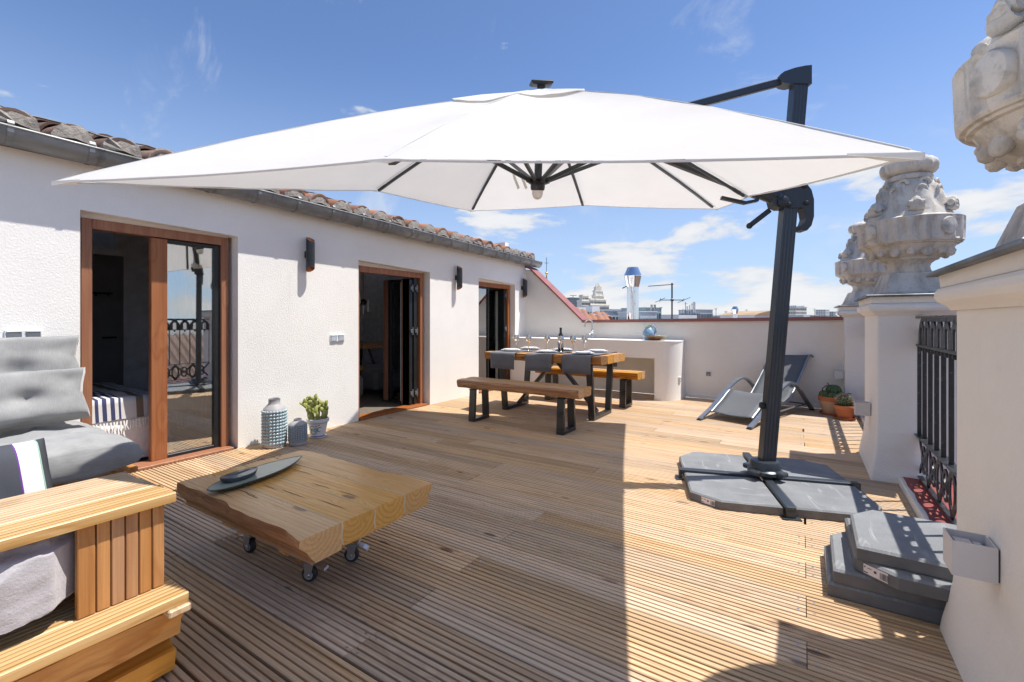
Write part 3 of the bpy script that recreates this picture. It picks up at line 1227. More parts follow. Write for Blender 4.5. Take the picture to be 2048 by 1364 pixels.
# ------------------------------------------------------------------ pillars, urns, kerbs, railings
def pillars():
    lab = ['nearest rendered pillar at the right edge of the terrace', 'middle rendered pillar beside the iron railing and concrete slabs', 'farthest rendered pillar where the back parapet ends']
    pos = [(.715, 1.91), (.70, 4.65), (.685, 7.39)]
    hx, hy = .235, .39
    p = thing('pillar', lab[0], 'pillar', (*pos[0], 0), 0, 'pillars along the open side')
    b = MB()
    secs = [(0, .04), (.05, .034), (.12, .022), (.20, .010), (.30, .002), (.45, 0), (1.205, 0)]
    loops = []
    for z, e in secs:
        lp = []
        for sx, sy in ((-1, -1), (1, -1), (1, 1), (-1, 1)):
            c = (sx * (hx + e), sy * (hy + e))
            k = .012
            q = [(c[0] - sx * k, c[1]), (c[0] - sx * k * .3, c[1] - sy * k * .3), (c[0], c[1] - sy * k)]
            if sx * sy > 0:
                q.reverse()
            lp += [(x, y, z) for x, y in q]
        loops.append(lp)
    b.loft(loops)
    b.build('shaft', 'pillar_stucco', p)
    b = MB()
    sec = [(1.205, -.01), (1.206, .012), (1.222, .022), (1.225, .026), (1.238, .044), (1.256, .052), (1.276, .050), (1.288, .042), (1.290, .030), (1.292, .036), (1.338, .040)]
    b.rects([(z, hx + e, hy + e) for z, e in sec])
    b.build('cornice', 'pillar_stucco', p, 25)
    b = MB()
    b.rects([(1.337, hx + .064, hy + .064), (1.336, hx + .068, hy + .068), (1.341, hx + .071, hy + .071), (1.350, hx + .071, hy + .071), (1.354, hx + .066, hy + .066), (1.372, .1, .1)])
    b.build('cap_sheet', 'zinc_flashing', p, 25)
    for i in (1, 2):
        copy_tree(p, (*pos[i], 0), 0, lab[i])

    ulab = ['carved stone urn cut off by the top right corner', 'weathered carved stone urn finial standing on the middle pillar', 'farthest carved stone urn, half behind the middle one']
    u = thing('stone_urn', ulab[0], 'urn', (*pos[0], 1.362), 0, 'stone urns on the pillars')
    u.scale = (.86, .86, .965)
    b = MB()
    b.rects([(-.004, .222, .275), (.02, .222, .275), (.024, .215, .262), (.17, .168, .178), (.176, .15, .15)])
    b.build('plinth', 'urn_stone', u, 25)
    b = MB()
    prof = [(.158, .170), (.160, .185), (.150, .20), (.146, .225), (.155, .25), (.18, .27), (.205, .278), (.21, .29), (.235, .30), (.275, .33), (.305, .365), (.318, .385), (.335, .388), (.34, .40)]
    b.lathe(prof, 40)
    b.build('bowl', 'urn_stone', u, True)
    b = MB()                                    # egg and dart round the bowl
    for i in range(16):
        a = 2 * pi * (i + .5) / 16
        rot = Matrix.Rotation(a, 3, 'Z') @ Matrix.Rotation(radians(-32), 3, 'Y')
        if i % 2 == 0:
            b.ball((.262 * cos(a), .262 * sin(a), .338), .056, 10, 6, (.62, .82, 1.0), rot)
        else:
            b.box((.272 * cos(a), .272 * sin(a), .340), (.05, .05, .085), .014, rot)
            b.box((.288 * cos(a), .288 * sin(a), .352), (.035, .022, .06), .008, rot)
    b.build('egg_moulding', 'urn_stone', u, 45)
    b = MB()
    nb = 96

    def flute(a, i, r_):
        if i in (3, 4, 5):
            return r_ - .020 * max(0, sin(a * 22)) ** .5
        return r_
    prof = [(.30, .392), (.352, .398), (.362, .41), (.366, .425), (.369, .50), (.371, .565), (.371, .585), (.352, .59), (.33, .60), (.30, .606)]
    b.lathe(prof, nb, rad=flute)
    b.build('fluted_band', 'urn_stone', u, 30)
    for i in range(4):
        a = pi / 4 + i * pi / 2
        a = a - .28
        rot = Matrix.Rotation(a, 3, 'Z') @ Matrix.Rotation(pi / 2, 3, 'Y')
        b = MB()
        b.lathe([(.066, -.03), (.066, .008), (.060, .016), (.03, .021), (.0, .022)], 20)
        m = b.build('medallion', 'urn_stone', u, True)
        m.location = (.366 * cos(a), .366 * sin(a), .50)
        m.rotation_euler = rot.to_euler()
    b = MB()

    def lobes(a, i, r_):
        return r_ * (1 + .07 * sin(a * 8) * (1 if 2 <= i <= 6 else 0) + .02 * fbm((cos(a) * 3, sin(a) * 3, i * .7), 1.5))
    prof = [(.31, .60), (.285, .645), (.262, .69), (.245, .735), (.228, .79), (.20, .845), (.172, .885), (.15, .90), (.145, .915)]
    b.lathe(prof, 64, rad=lobes)
    b.build('body', 'urn_stone', u, 40)
    b = MB()                                    # leaf scrolls on the body
    for i in range(8):
        a = 2 * pi * i / 8 + .2
        rot = Matrix.Rotation(a, 3, 'Z')
        for s, zc, rr in ((0, .80, .200), (1, .86, .168)):
            pts = []
            for k in range(11):
                t = k / 10 * 2.2 * pi
                q = .045 * (1 - k / 13)
                pts.append(rot @ Vector((rr + .02, q * cos(t) + (.02 if s else -.02), zc + q * sin(t))))
            b.tube(pts, [.015 - .0007 * k for k in range(11)], 7)
    b.build('leaf_scroll', 'urn_stone', u, True)
    for i in range(6):                           # curled volutes standing out from the shoulder
        a = 2 * pi * i / 6 + .45
        b = MB()
        loops = []
        for k in range(13):
            t = k / 12
            if t < .5:
                x, z = .215 + .085 * t * 2, .660 + .055 * sin(t * 2 * pi * .5)
            else:
                w = (t - .5) * 2
                ang = pi / 2 - w * pi * 1.45
                x, z = .30 + .030 * cos(ang) * 1.1, .684 + .030 * sin(ang)
            wd = .055 * (1 - .25 * t) * (1 + .25 * sin(t * 9))
            th = .024 * (1 - .3 * t)
            loops.append([(x, wd, z - th), (x, wd * .5, z + th), (x, 0, z + th * 1.5), (x, -wd * .5, z + th), (x, -wd, z - th), (x, 0, z - th * 1.4)])
        b.loft(loops)
        b.tube([(.302, -.050, .688), (.304, 0, .690), (.302, .050, .688)], [.024, .030, .024], 12)
        v = b.build('volute', 'urn_stone', u, 50)
        v.rotation_euler = (0, 0, a)
    b = MB()
    prof = [(.145, .905), (.165, .915), (.17, .935), (.162, .95), (.145, .958)]
    b.lathe(prof, 32)
    b.build('collar', 'urn_stone', u, True)
    b = MB()

    def ribs(a, i, r_):
        return r_ * (1 + .13 * (abs(cos(a * 6)) ** .6 - .6) * 1.4)
    prof = [(.13, .955), (.175, .972), (.195, 1.0), (.198, 1.03), (.185, 1.06), (.155, 1.085), (.11, 1.102), (.05, 1.108), (.0, 1.110)]
    b.lathe(prof, 60, rad=ribs)
    b.build('finial', 'urn_stone', u, 40)
    for i in (1, 2):
        copy_tree(u, (*pos[i], 1.362), .0 + .1 * i, ulab[i])

    # kerbs under the railings
    for n, (ya, yb, lb) in enumerate(((2.30, 4.262, 'near'), (5.038, 7.002, 'far'))):
        b = MB()
        b.span((.58, ya - .02, -.06), (.90, yb + .02, .050), .006)
        k = tag(b.build('kerb', 'cream_stucco'), kind='structure')
        b = MB()
        nn = 24
        for i in range(nn):
            y0, y1 = ya + (yb - ya) * i / nn, ya + (yb - ya) * (i + 1) / nn
            e0, e1 = .604 + .012 * fbm((y0, n, 0), 9), .604 + .012 * fbm((y1, n, 0), 9)
            b.add([(e0, y0, .054), (.90, y0, .054), (.90, y1, .054), (e1, y1, .054)], [(0, 1, 2, 3)])
        b.build('kerb_paint', 'red_paint', k)

    rl = ['dark iron railing between the nearest and middle pillars, with arched heads', 'dark iron railing between the middle and farthest pillars']
    ya, yb = 2.30, 4.262
    rr = thing('iron_railing', rl[0], 'railing', (PX, 4.262, .054), 0, 'iron railings between the pillars')
    L = yb - ya
    b = MB()
    b.span((-.021, -L, 1.128), (.021, 0, 1.142), .003)
    b.build('top_rail', 'iron_paint', rr)
    b = MB()
    b.span((-.020, -L, .93), (.020, 0, .945), .003)
    b.build('middle_rail', 'iron_paint', rr)
    b = MB()
    b.span((-.028, -L, .300), (.028, 0, .312), .002)
    b.build('lower_rail', 'iron_paint', rr)
    b = MB()
    b.span((-.015, -L, .012), (.015, 0, .024), .002)
    b.build('bottom_rail', 'iron_paint', rr)
    npan = 12
    pw = L / npan
    for i in range(npan + 1):
        y = -i * pw
        b = MB()
        b.span((-.0115, y - .006, .3), (.0115, y + .006, .945), .002)
        b.build('bar', 'iron_paint', rr)
    for i in range(npan):
        y = -(i + .5) * pw
        b = MB()
        a = arc((0, y, 1.04), pw * .27, 0, pi, 10)
        b.tube([(0, y + pw * .27, .945)] + a + [(0, y - pw * .27, .945)], 0, flat=(.032, .009, (1, 0, 0)))
        b.build('small_arch', 'iron_paint', rr)
        b = MB()
        b.ball((0, y, .915), .016, 10, 6)
        b.build('drop', 'iron_paint', rr, True)
    for i in range(npan - 1):
        y = -(i + 1) * pw
        b = MB()
        a = arc((0, y, .985), pw * .93, 0, pi, 16, ry=.142)
        b.tube([(0, y + pw * .93, .945)] + a + [(0, y - pw * .93, .945)], 0, flat=(.034, .010, (1, 0, 0)))
        b.build('arch', 'iron_paint', rr)
    nl = 7
    lw = L / nl
    for i in range(nl):
        y = -(i + .5) * lw
        for s in (-1, 1):
            b = MB()
            pts = [(0, y - s * lw * .5, .022)] + [(0, y + s * lw * (t - .5), .022 + .278 * (t + .06 * sin(2 * pi * t))) for t in (.2, .4, .5, .6, .8)] + [(0, y + s * lw * .5, .300)]
            b.tube(pts, 0, flat=(.024, .009, (1, 0, 0)))
            b.build('lattice_bar', 'iron_paint', rr)
        b = MB()
        b.tube(arc((0, y, .16), .050, 0, 2 * pi, 20, ry=.085)[:-1], 0, closed=True, flat=(.024, .008, (1, 0, 0)))
        b.build('ring', 'iron_paint', rr)
        b = MB()
        b.tube(arc((0, y - lw * .5, .16), .052, 0, 2 * pi, 20, ry=.10)[:-1], 0, closed=True, flat=(.024, .008, (1, 0, 0)))
        b.build('ring', 'iron_paint', rr)
    copy_tree(rr, (PX, 7.002, .054), 0, rl[1])


pillars()


# ------------------------------------------------------------------ masonry counter
def counter():
    c = thing('masonry_counter', 'white stuccoed masonry counter with rounded right end against the back parapet', 'counter', (-2.6, 7.0, 0))
    off = Vector((2.6, -7.0, 0))
    y0, y1 = 6.735, BACK - .002
    xe = -1.775
    R = .27
    endpoly = [(xe, y0)]
    for i in range(1, 13):
        a = -pi / 2 + (pi / 2) * i / 12
        endpoly.append((xe + .0 + R * cos(a) * 1.0, y0 + R + R * sin(a)))
    endpoly += [(xe + R + .0, y1), (xe - .045, y1), (xe - .045, y0)]
    b = MB()
    loops = []
    for z, e in ((0, .012), (.1, .004), (.3, 0), (.6, 0), (.846, .0)):
        loops.append([(x + (e if x > xe + .05 else 0), y - (e if y < y0 + .2 else 0), z) for x, y in endpoly])
    b.loft(loops)
    b.span((-4.325, y0, 0), (-3.75, y1, .846))
    b.span((-3.75, y0, .606), (xe - .045, y1, .846))
    b.build('body', 'white_stucco', c, 30, loc=off)
    b = MB()
    tp = [(x + (.004 if x > xe else 0), y - .004 if y < y0 + .3 else y) for x, y in endpoly[:-2]] + [(-4.325, y1), (-4.325, y0 - .004)]
    b.prism(tp, .8465, .864, 2)
    b.build('worktop', 'white_stucco', c, loc=off)


counter()
# ------------------------------------------------------------------ cantilever umbrella
def umbrella():
    base = Vector((-.222, 3.68, 0))
    u = thing('cantilever_umbrella', 'large white square cantilever parasol tilted on a dark grey mast', 'umbrella', base)
    off = -base

    def part(b, name, m, smooth=False, parent=None):
        o = b.build(name, m, parent or u, smooth)
        if parent is None:
            o.location = off
        return o
    e1 = Vector((.955, .296, 0)).normalized()
    e2 = Vector((-.296, .955, 0))
    # steel cross in the slabs
    for s, e in ((-1, e1), (1, e1), (-1, e2), (1, e2)):
        b = MB()
        a, c = base + e * s * .06, base + e * s * .575
        b.bar(a + Vector((0, 0, .055)), c + Vector((0, 0, .055)), .055, .036, bev=.004)
        b.bar(c + e * s * -.02 + Vector((0, 0, .03)), c + e * s * .0 + Vector((0, 0, .03)), .05, .05, bev=.002)
        b.bar(c + e * s * -.03 + Vector((0, 0, .004)), c + e * s * .02 + Vector((0, 0, .004)), .10, .008)
        part(b, 'cross_arm', 'umbrella_metal')
    b = MB()
    b.lathe([(.10, .09), (.112, .092), (.112, .115), (.098, .125), (.094, .165), (.088, .178), (.06, .180)], 28, base)
    part(b, 'base_collar', 'umbrella_metal', True)
    b = MB()
    for k in range(4):
        a = math.atan2(e1.y, e1.x) + pi / 4 + k * pi / 2
        b.box(base + Vector((.11 * cos(a), .11 * sin(a), .1085)), (.075, .075, .034), .008, Matrix.Rotation(a, 3, 'Z'))
    part(b, 'collar_lug', 'umbrella_metal')['kind'] = 'stuff'
    # mast: leans outwards, fluted sides
    m0 = Vector((-.216, 3.69, .10))
    m1 = Vector((-.018, 3.792, 2.845))
    ax = (m1 - m0).normalized()
    side = Vector((.87, .48, 0))
    side = (side - ax * side.dot(ax)).normalized()
    oth = ax.cross(side)
    prof = []
    wx, wy = .046, .037
    for i in range(9):
        prof.append((-wx + 2 * wx * i / 8, -wy + (.003 if i % 2 else 0)))
    for i in range(1, 4):
        prof.append((wx, -wy + 2 * wy * i / 4))
    for i in range(9):
        prof.append((wx - 2 * wx * i / 8, wy - (.004 if i % 2 else 0)))
    for i in range(1, 4):
        prof.append((-wx, wy - 2 * wy * i / 4))
    b = MB()
    b.loft([[p + side * x + oth * y for x, y in prof] for p in (m0, m1)])
    part(b, 'mast', 'umbrella_metal')
    # head casting
    hd = m1 + ax * .02
    tow = Vector((-1.62 - m1.x, 2.95 - m1.y, 0)).normalized()
    b = MB()
    ot2 = Vector((-tow.y, tow.x, 0))
    outl = [(-.062, -.055), (.055, -.045), (.08, -.05), (.125, -.04), (.148, -.01), (.145, .022), (.12, .04), (.05, .062), (-.02, .074), (-.062, .076)]
    lo = [[hd + tow * x + Vector((0, 0, z)) + ot2 * s for x, z in outl] for s in (-.044, .044)]
    b.loft(lo)
    part(b, 'mast_head', 'umbrella_metal')
    b = MB()
    for s in (-1, 1):
        b.lathe([(.022, 0), (.022, .012), (.012, .018), (0, .018)], 14)
    o = part(b, 'head_bolt', 'umbrella_metal', True)
    bolt_v = hd + tow * .115 + Vector((0, 0, -.005)) - ot2 * .044
    o.location = off + bolt_v
    o.rotation_euler = (-ot2).to_track_quat('Z', 'Y').to_euler()
    # canopy frame: measured rim points, and apex on the canopy's own axis
    ctr = Vector((-1.728, 3.078, 2.114))
    nrm = Vector((.134, -.167, .977)).normalized()
    apex = ctr + nrm * .765
    rim = {'A': (-2.584, .563, 1.739), 'AB': (-1.14, 1.012, 1.689), 'B': (.235, 1.399, 1.558), 'BC': (-.298, 3.49, 2.02), 'C': (-.804, 5.583, 2.429),
           'CD': (-2.257, 5.173, 2.579), 'D': (-3.688, 4.781, 2.617), 'DA': (-3.11, 2.679, 2.293)}
    order = ['A', 'AB', 'B', 'BC', 'C', 'CD', 'D', 'DA']
    R = [Vector(rim[k]) for k in order]

    def surf(s, t):
        """s 0..8 round the rim, t 0 apex .. 1 rim"""
        i = int(s) % 8
        f = s - int(s)
        p0, p1 = R[i], R[(i + 1) % 8]
        e = p0.lerp(p1, f)
        e = e + nrm * (-.010 * sin(pi * f)) + (ctr - e).normalized() * .012 * sin(pi * f)
        q = apex.lerp(e, t)
        bulge = .048 * sin(pi * t) ** .9
        sag = -.030 * sin(pi * f) * sin(pi * min(t * 1.05, 1)) ** .8
        return q + nrm * (bulge + sag)
    nu, nv = 96, 22
    b = MB()
    t0 = .13
    for layer in (0, 1):
        lift = nrm * (0 if layer == 0 else -.006)
        vs = []
        for i in range(nu):
            for j in range(nv + 1):
                t = t0 + (1 - t0) * j / nv
                p = surf(8 * i / nu, t) + lift
                p = p + nrm * (.004 * fbm(p, 3.3) + .0025 * fbm((8 * i / nu * 3.0, t * 2.5, 4), 2.0))
                vs.append(p)
        fs = []
        for i in range(nu):
            for j in range(nv):
                a, c = i * (nv + 1) + j, ((i + 1) % nu) * (nv + 1) + j
                fs.append((a, c, c + 1, a + 1))
        if layer == 0:
            b.add(vs, fs)
    canopy = part(b, 'canopy', 'canopy_cloth', 25)
    # stitched seams running down from the top over each rib
    for k in range(8):
        b = MB()
        b.tube([surf(k, t) + nrm * .0012 for t in (.2, .35, .5, .65, .8, .92, .99)], 0, flat=(.010, .0018, nrm))
        part(b, 'seam', 'canopy_cloth', False, canopy)
    # rolled hem
    b = MB()
    pts = [surf(8 * i / 96, 1.0) - Vector((0, 0, .004)) for i in range(96)]
    b.tube(pts, 0, closed=True, flat=(.004, .006, (0, 0, 1)))
    part(b, 'hem', 'canopy_cloth', False, canopy)
    # corner pockets: reinforced cloth folded round each rib end
    for k in range(8):
        p = R[k]
        b = MB()
        inn = (ctr - p).normalized()
        tn = [(R[(k + 1) % 8] - p).normalized(), (R[k - 1] - p).normalized()]
        big = .15 if k % 2 == 0 else .07
        a0 = p + tn[0] * big
        a1 = p + tn[1] * big
        lo = Vector((0, 0, -.018 if k % 2 == 0 else -.014))
        tip = p - inn * .006
        cen = p + inn * big * .45
        b.add([a0, tip, a1, a0 + lo * .25, tip + lo, a1 + lo * .25, cen + lo * .8], [(0, 1, 4, 3), (1, 2, 5, 4), (3, 4, 6), (4, 5, 6)])
        part(b, 'corner_pocket', 'canopy_cloth', False, canopy)
    # vent flap on top
    b = MB()

    def vent(s, t):
        p = surf(s, .25 * t) + nrm * (.010 + .006 * sin(pi * (s - int(s))) * t)
        return p + nrm * .009 * fbm(p, 7) * t
    vs = [apex + nrm * .018] + [vent(8 * i / 64, t) for t in (.4, .8, 1.15) for i in range(64)]
    fs = [(0, 1 + i, 1 + (i + 1) % 64) for i in range(64)]
    for q in range(2):
        fs += [(1 + q * 64 + i, 1 + (q + 1) * 64 + i, 1 + (q + 1) * 64 + (i + 1) % 64, 1 + q * 64 + (i + 1) % 64) for i in range(64)]
    b.add(vs, fs)
    part(b, 'vent_flap', 'canopy_cloth', 30, canopy)
    # ribs and struts
    hub = ctr + nrm * .10
    for k in range(8):
        b = MB()
        pts = [surf(k, t) - nrm * .028 for t in (.05, .3, .5, .7, .85, .955 if k % 2 == 0 else .975)]
        b.tube(pts, 0, flat=(.026, .018, nrm))
        rb = part(b, 'rib', 'dark_metal')
        b = MB()
        b.bar(surf(k, .958) - nrm * .028, surf(k, .925) - nrm * .028, .030, .022, nrm, .004)
        part(b, 'rib_end', 'black_plastic', False, rb)
        b = MB()
        m = surf(k, .47 if k % 2 else .40) - nrm * .05
        st = hub + (m - hub).normalized() * .05
        b.bar(st, m, .022, .030, nrm, .004)
        s = part(b, 'strut', 'dark_metal')
        b = MB()
        b.bar(st, st.lerp(m, .06), .034, .040, nrm, .006)
        b.bar(m.lerp(st, .04), m, .034, .044, nrm, .006)
        part(b, 'strut_joint', 'black_plastic', False, s)
    rot = nrm.to_track_quat('Z', 'Y').to_euler()

    def onaxis(b, name, m, h, smooth=True):
        o = b.build(name, m, u, smooth)
        o.location = off + ctr + nrm * h
        o.rotation_euler = rot
        return o
    b = MB()
    b.lathe([(.026, .10), (.03, .11), (.03, .26), (.022, .27), (.022, .68)], 14)
    onaxis(b, 'hub_post', 'dark_metal', 0)
    b = MB()
    b.lathe([(.042, .055), (.052, .06), (.056, .075), (.056, .10), (.068, .105), (.07, .125), (.05, .135)], 18)
    onaxis(b, 'hub', 'black_plastic', 0)
    b = MB()
    b.lathe([(0, -.012), (.018, -.008), (.034, .006), (.042, .028), (.044, .056)], 16)
    onaxis(b, 'hub_lamp', 'bulb_white', 0)
    b = MB()
    b.rects([(.0, .065, .045), (.010, .080, .058), (.022, .080, .058), (.028, .074, .052)])
    b.lathe([(.03, -.03), (.03, .002)], 12)
    sp = onaxis(b, 'solar_lamp', 'black_plastic', .800, False)
    b = MB()
    b.rects([(.0285, .066, .044), (.031, .066, .044)])
    onaxis(b, 'solar_panel', 'sky_glass', .800, False)
    # straps hanging under the canopy
    for q in range(2):
        b = MB()
        p = Vector(surf(5.62 + .10 * q, .56)) - nrm * .02
        b.tube([p, p + Vector((.02, -.01, -.06)), p + Vector((.055, -.02, -.13)), p + Vector((.085, -.03, -.19))], 0, flat=(.028, .003, (0, 1, 0)))
        part(b, 'strap', 'strap_cloth')
    # arms
    hz = m0 + ax * 1.93
    arm0 = hz + tow * .17 + Vector((0, 0, .055))
    arm1 = apex - nrm * .10
    ad = (arm1 - arm0).normalized()
    b = MB()
    b.bar(arm0 + ad * .05, arm1, .070, .112, bev=.014)
    part(b, 'main_arm', 'umbrella_metal')
    b = MB()
    b.bar(hd + tow * .11 + Vector((0, 0, -.008)), ctr.lerp(apex, .58) + tow * -.30, .040, .054, bev=.008)
    part(b, 'upper_arm', 'umbrella_metal')
    b = MB()
    pr = ad.to_track_quat('Z', 'Y').to_matrix()
    ring = MB()
    ring.lathe([(.050, -.02), (.058, -.01), (.058, .12), (.066, .13), (.068, .24), (.066, .25), (.060, .26), (.04, .27)], 18)
    b.add([arm0 - ad * .10 + pr @ Vector(v) for v in ring.v], ring.f)
    part(b, 'arm_joint', 'umbrella_metal', True)
    b = MB()
    p = arm0 + ad * .06
    b.tube([p + ot2 * .055, p - Vector((0, 0, .10)) + tow * .02 + ot2 * .06, p - Vector((0, 0, .115)) + tow * .10 + ot2 * .06, p - Vector((0, 0, .075)) + tow * .26 + ot2 * .06], 0, flat=(.022, .030, ot2))
    part(b, 'tilt_lever', 'black_plastic')
    # crank housing
    b = MB()
    outl = [(.165, -.005), (.175, .06), (.13, .115), (.06, .125), (-.05, .13), (-.11, .12), (-.155, .06), (-.175, -.02), (-.175, -.16), (-.155, -.235), (-.12, -.275), (-.075, -.27),
            (-.065, -.24), (-.10, -.215), (-.115, -.17), (-.105, -.11), (-.09, -.085), (.10, -.085), (.15, -.06)]
    b.loft([[hz + tow * x * .82 + Vector((0, 0, z * .84)) + ot2 * s for x, z in outl] for s in (-.046, .046)])
    part(b, 'crank_housing', 'dark_metal')
    for x, z, r in ((.13, .02, .018), (.075, -.035, .040), (.10, .085, .014), (-.11, -.05, .016), (-.10, .095, .018), (.03, -.06, .016), (.055, .105, .018)):
        b = MB()
        b.lathe([(r, 0), (r, .010), (r * .6, .018), (0, .018)], 14)
        for s in (-1, ):
            o = part(b, 'housing_knob', 'black_plastic', True)
            o.location = off + hz + tow * x * .82 + Vector((0, 0, z * .84)) + ot2 * .046
            o.rotation_euler = ot2.to_track_quat('Z', 'Y').to_euler()
            # mirrored on the camera side
            o2 = inst(o, u)
            o2.location = off + hz + tow * x * .82 + Vector((0, 0, z * .84)) - ot2 * .046
            o2.rotation_euler = (-ot2).to_track_quat('Z', 'Y').to_euler()
    b = MB()
    c0 = hz + tow * .12 + Vector((0, 0, -.07)) - ot2 * .02
    c1 = c0 + tow * .14 + Vector((0, 0, -.11))
    b.bar(c0, c1, .022, .035, bev=.004)
    b.ball(c1, .022, 10, 6)
    part(b, 'crank_handle', 'black_plastic')
    b = MB()
    b.lathe([(.020, 0), (.024, .01), (.024, .03), (.012, .035)], 12)
    o = part(b, 'mast_knob', 'black_plastic', True)
    o.location = off + m0 + ax * .46 - side * .046
    o.rotation_euler = (-side).to_track_quat('Z', 'Y').to_euler()

    # ---- slabs lying in the cross
    quad = []
    S, ch, T = .505, .165, .058

    def slab_mesh(name, sz=S, chf=ch, T=T):
        b = MB()
        sx, sy = sz if isinstance(sz, tuple) else (sz, sz)
        o = [(0, 0), (sx, 0), (sx, sy - chf * .75), (sx - chf, sy), (0, sy)]

        def inset(d):
            return [(d, d), (sx - d, d), (sx - d, sy - chf * .75 - d * .4), (sx - chf - d * .4, sy - d), (d, sy - d)]
        loops = [[(x, y, z) for x, y in q] for q, z in ((inset(.004), 0), (o, .004), (o, T - .009), (inset(.010), T))]
        b.loft(loops)
        nn = len(o)
        b.mi = [1 if nn * 0 + 2 <= 99 and (len(fc) == 4 and max(fc) < 3 * nn) else 0 for fc in b.f]
        return b
    ang = math.atan2(e1.y, e1.x)
    labs = ['concrete slab in the umbrella cross, near the middle pillar', 'concrete slab in the umbrella cross, on the lounger side', 'concrete slab with a white sticker in the umbrella cross', 'concrete slab in the umbrella cross, next to the slab stack']
    first = None
    for k in range(4):
        a = ang + k * pi / 2
        c, s = cos(a), sin(a)
        g = .034
        # each quadrant's inner corner sits against the cross
        inner = Vector((g * c - g * s, g * s + g * c, 0))
        o = slab_mesh('paver').build('paver_slab', ['concrete', 'concrete_side'], None, False, False, base + inner, (0, 0, a))
        tag(o, labs[k], 'paver', 'concrete slabs weighing down the umbrella')
        if k == 2:
            d = Vector((S - ch * .5, S - ch * .375, 0))
            n2 = Vector((.75 * ch, ch, 0)).normalized()
            tdir = Vector((-ch, ch * .75, 0)).normalized()
            sticker(o, d + n2 * .0015 + tdir * .02 + Vector((0, 0, .028)), n2, tdir)
    # ---- loose slabs stacked by the near pillar
    st = [((.092, 2.350, 0), 0, (.56, .50), False), ((.112, 2.350, .0585), -.012, (.56, .50), False), ((.122, 2.353, .117), .010, (.56, .50), True), ((.192, 2.352, .1755), -.015, (.56, .50), False)]
    lb = ['bottom concrete slab of the stack by the near pillar', 'second concrete slab from the bottom of the stack', 'concrete slab with a white sticker, third in the stack', 'top concrete slab of the stack by the near pillar']
    for (lc, rz, sz, stick), l in zip(st, lb):
        if stick:
            b = slab_mesh('paver', (.50, .55), .13)
            o = b.build('paver_slab', ['concrete', 'concrete_side'], None, False, False, (lc[0] + .56, lc[1] + .50, lc[2]), (0, 0, pi + rz))
            n2 = Vector((.75 * .13, .13, 0)).normalized()
            tdir = Vector((-.13, .13 * .75, 0)).normalized()
            d = Vector((.50 - .065, .55 - .13 * .375, 0))
            sticker(o, d + n2 * .0015 + Vector((0, 0, .028)), n2, tdir)
        else:
            o = slab_mesh('paver', (.50, .56), .12).build('paver_slab', ['concrete', 'concrete_side'], None, False, False, (lc[0] + .56, lc[1], lc[2]), (0, 0, pi / 2 + rz))
            o.rotation_euler = (0, 0, pi / 2 + rz)
            o.location = (lc[0] + .56, lc[1], lc[2])
            # chamfer turned to the far side by the pillar
        tag(o, l, 'paver', 'loose concrete slabs in a stack')


def sticker(o, c, n, t):
    b = MB()
    up = Vector((0, 0, 1))

    def R(u0, u1, v0, v1, lift, mi):
        q = [c + t * u + up * v + n * lift for u, v in ((u0, v0), (u1, v0), (u1, v1), (u0, v1))]
        b.add(q, [(0, 1, 2, 3)], mi)
    R(-.045, .045, -.020, .018, 0, 0)
    x = .016
    r = random.Random(2)
    for i in range(9):
        w = r.choice((.0012, .0022, .003))
        R(x, x + w, -.016, .010, .0006, 1)
        x += w + r.choice((.0012, .002))
    R(-.006, .004, -.004, .006, .0006, 1)
    R(-.042, -.037, .004, .010, .0006, 1)
    R(-.044, -.028, -.016, -.012, .0006, 1)
    R(-.030, -.014, .004, .007, .0006, 1)
    b.build('sticker', ['sticker', 'ink'], o)


umbrella()


# ------------------------------------------------------------------ timber helpers
def wavy_beam(L, W, H, amp=.012, live=(0, 0), seed=0., nx=28, ny=4, nz=4, rnd=.012, edge=0):
    """rough timber along local X; live=(front, back) gives extra wander on the -Y / +Y faces"""
    b = MB()
    loops = []
    prof = []
    for i in range(ny + 1):
        prof.append((-1 + 2 * i / ny, -1))
    for i in range(1, nz + 1):
        prof.append((1, -1 + 2 * i / nz))
    for i in range(1, ny + 1):
        prof.append((1 - 2 * i / ny, 1))
    for i in range(1, nz):
        prof.append((-1, 1 - 2 * i / nz))
    for k in range(nx + 1):
        x = -L / 2 + L * k / nx
        lp = []
        for (py, pz) in prof:
            y, z = py * W / 2, pz * H / 2
            ins = 0
            if abs(py) > .99 and abs(pz) > .99:
                y -= math.copysign(rnd, y)
                z -= math.copysign(rnd, z) * .6
            a = amp * fbm((x * 2.2, y * 3 + seed, z * 4 + seed * 2), 1.6)
            if py < -.99:
                w = live[0]
                y += a - w * (.35 + .65 * fbm((x * 1.2, seed, 3), 1.9)) * (1 if pz > 0 else .2) + w * .35
                y += w * .5 * (-pz) * .8 if pz < 0 else 0
            elif py > .99:
                w = live[1]
                y += a + w * (.35 + .65 * fbm((x * 1.2, seed, 7), 1.9)) * (1 if pz > 0 else .2) - w * .35
            if pz < -.99:
                z += amp * .9 * fbm((x * 2, y * 4, seed), 1.7)
            elif abs(pz) < .99:
                pass
            ex = x
            if k in (0, nx):
                ex = x + amp * .35 * fbm((y * 9, z * 9, seed + k), 1.4)
            lp.append((ex, y, z))
        loops.append(lp)
    b.loft(loops)
    if edge:
        np_ = len(prof)
        for q in range(nx):
            for k in range(np_):
                pa, pb = prof[k], prof[(k + 1) % np_]
                if edge < 0 and pa[0] < -.99 and pb[0] < -.99 or edge > 0 and pa[0] > .99 and pb[0] > .99:
                    b.mi[q * np_ + k] = 1
    return b


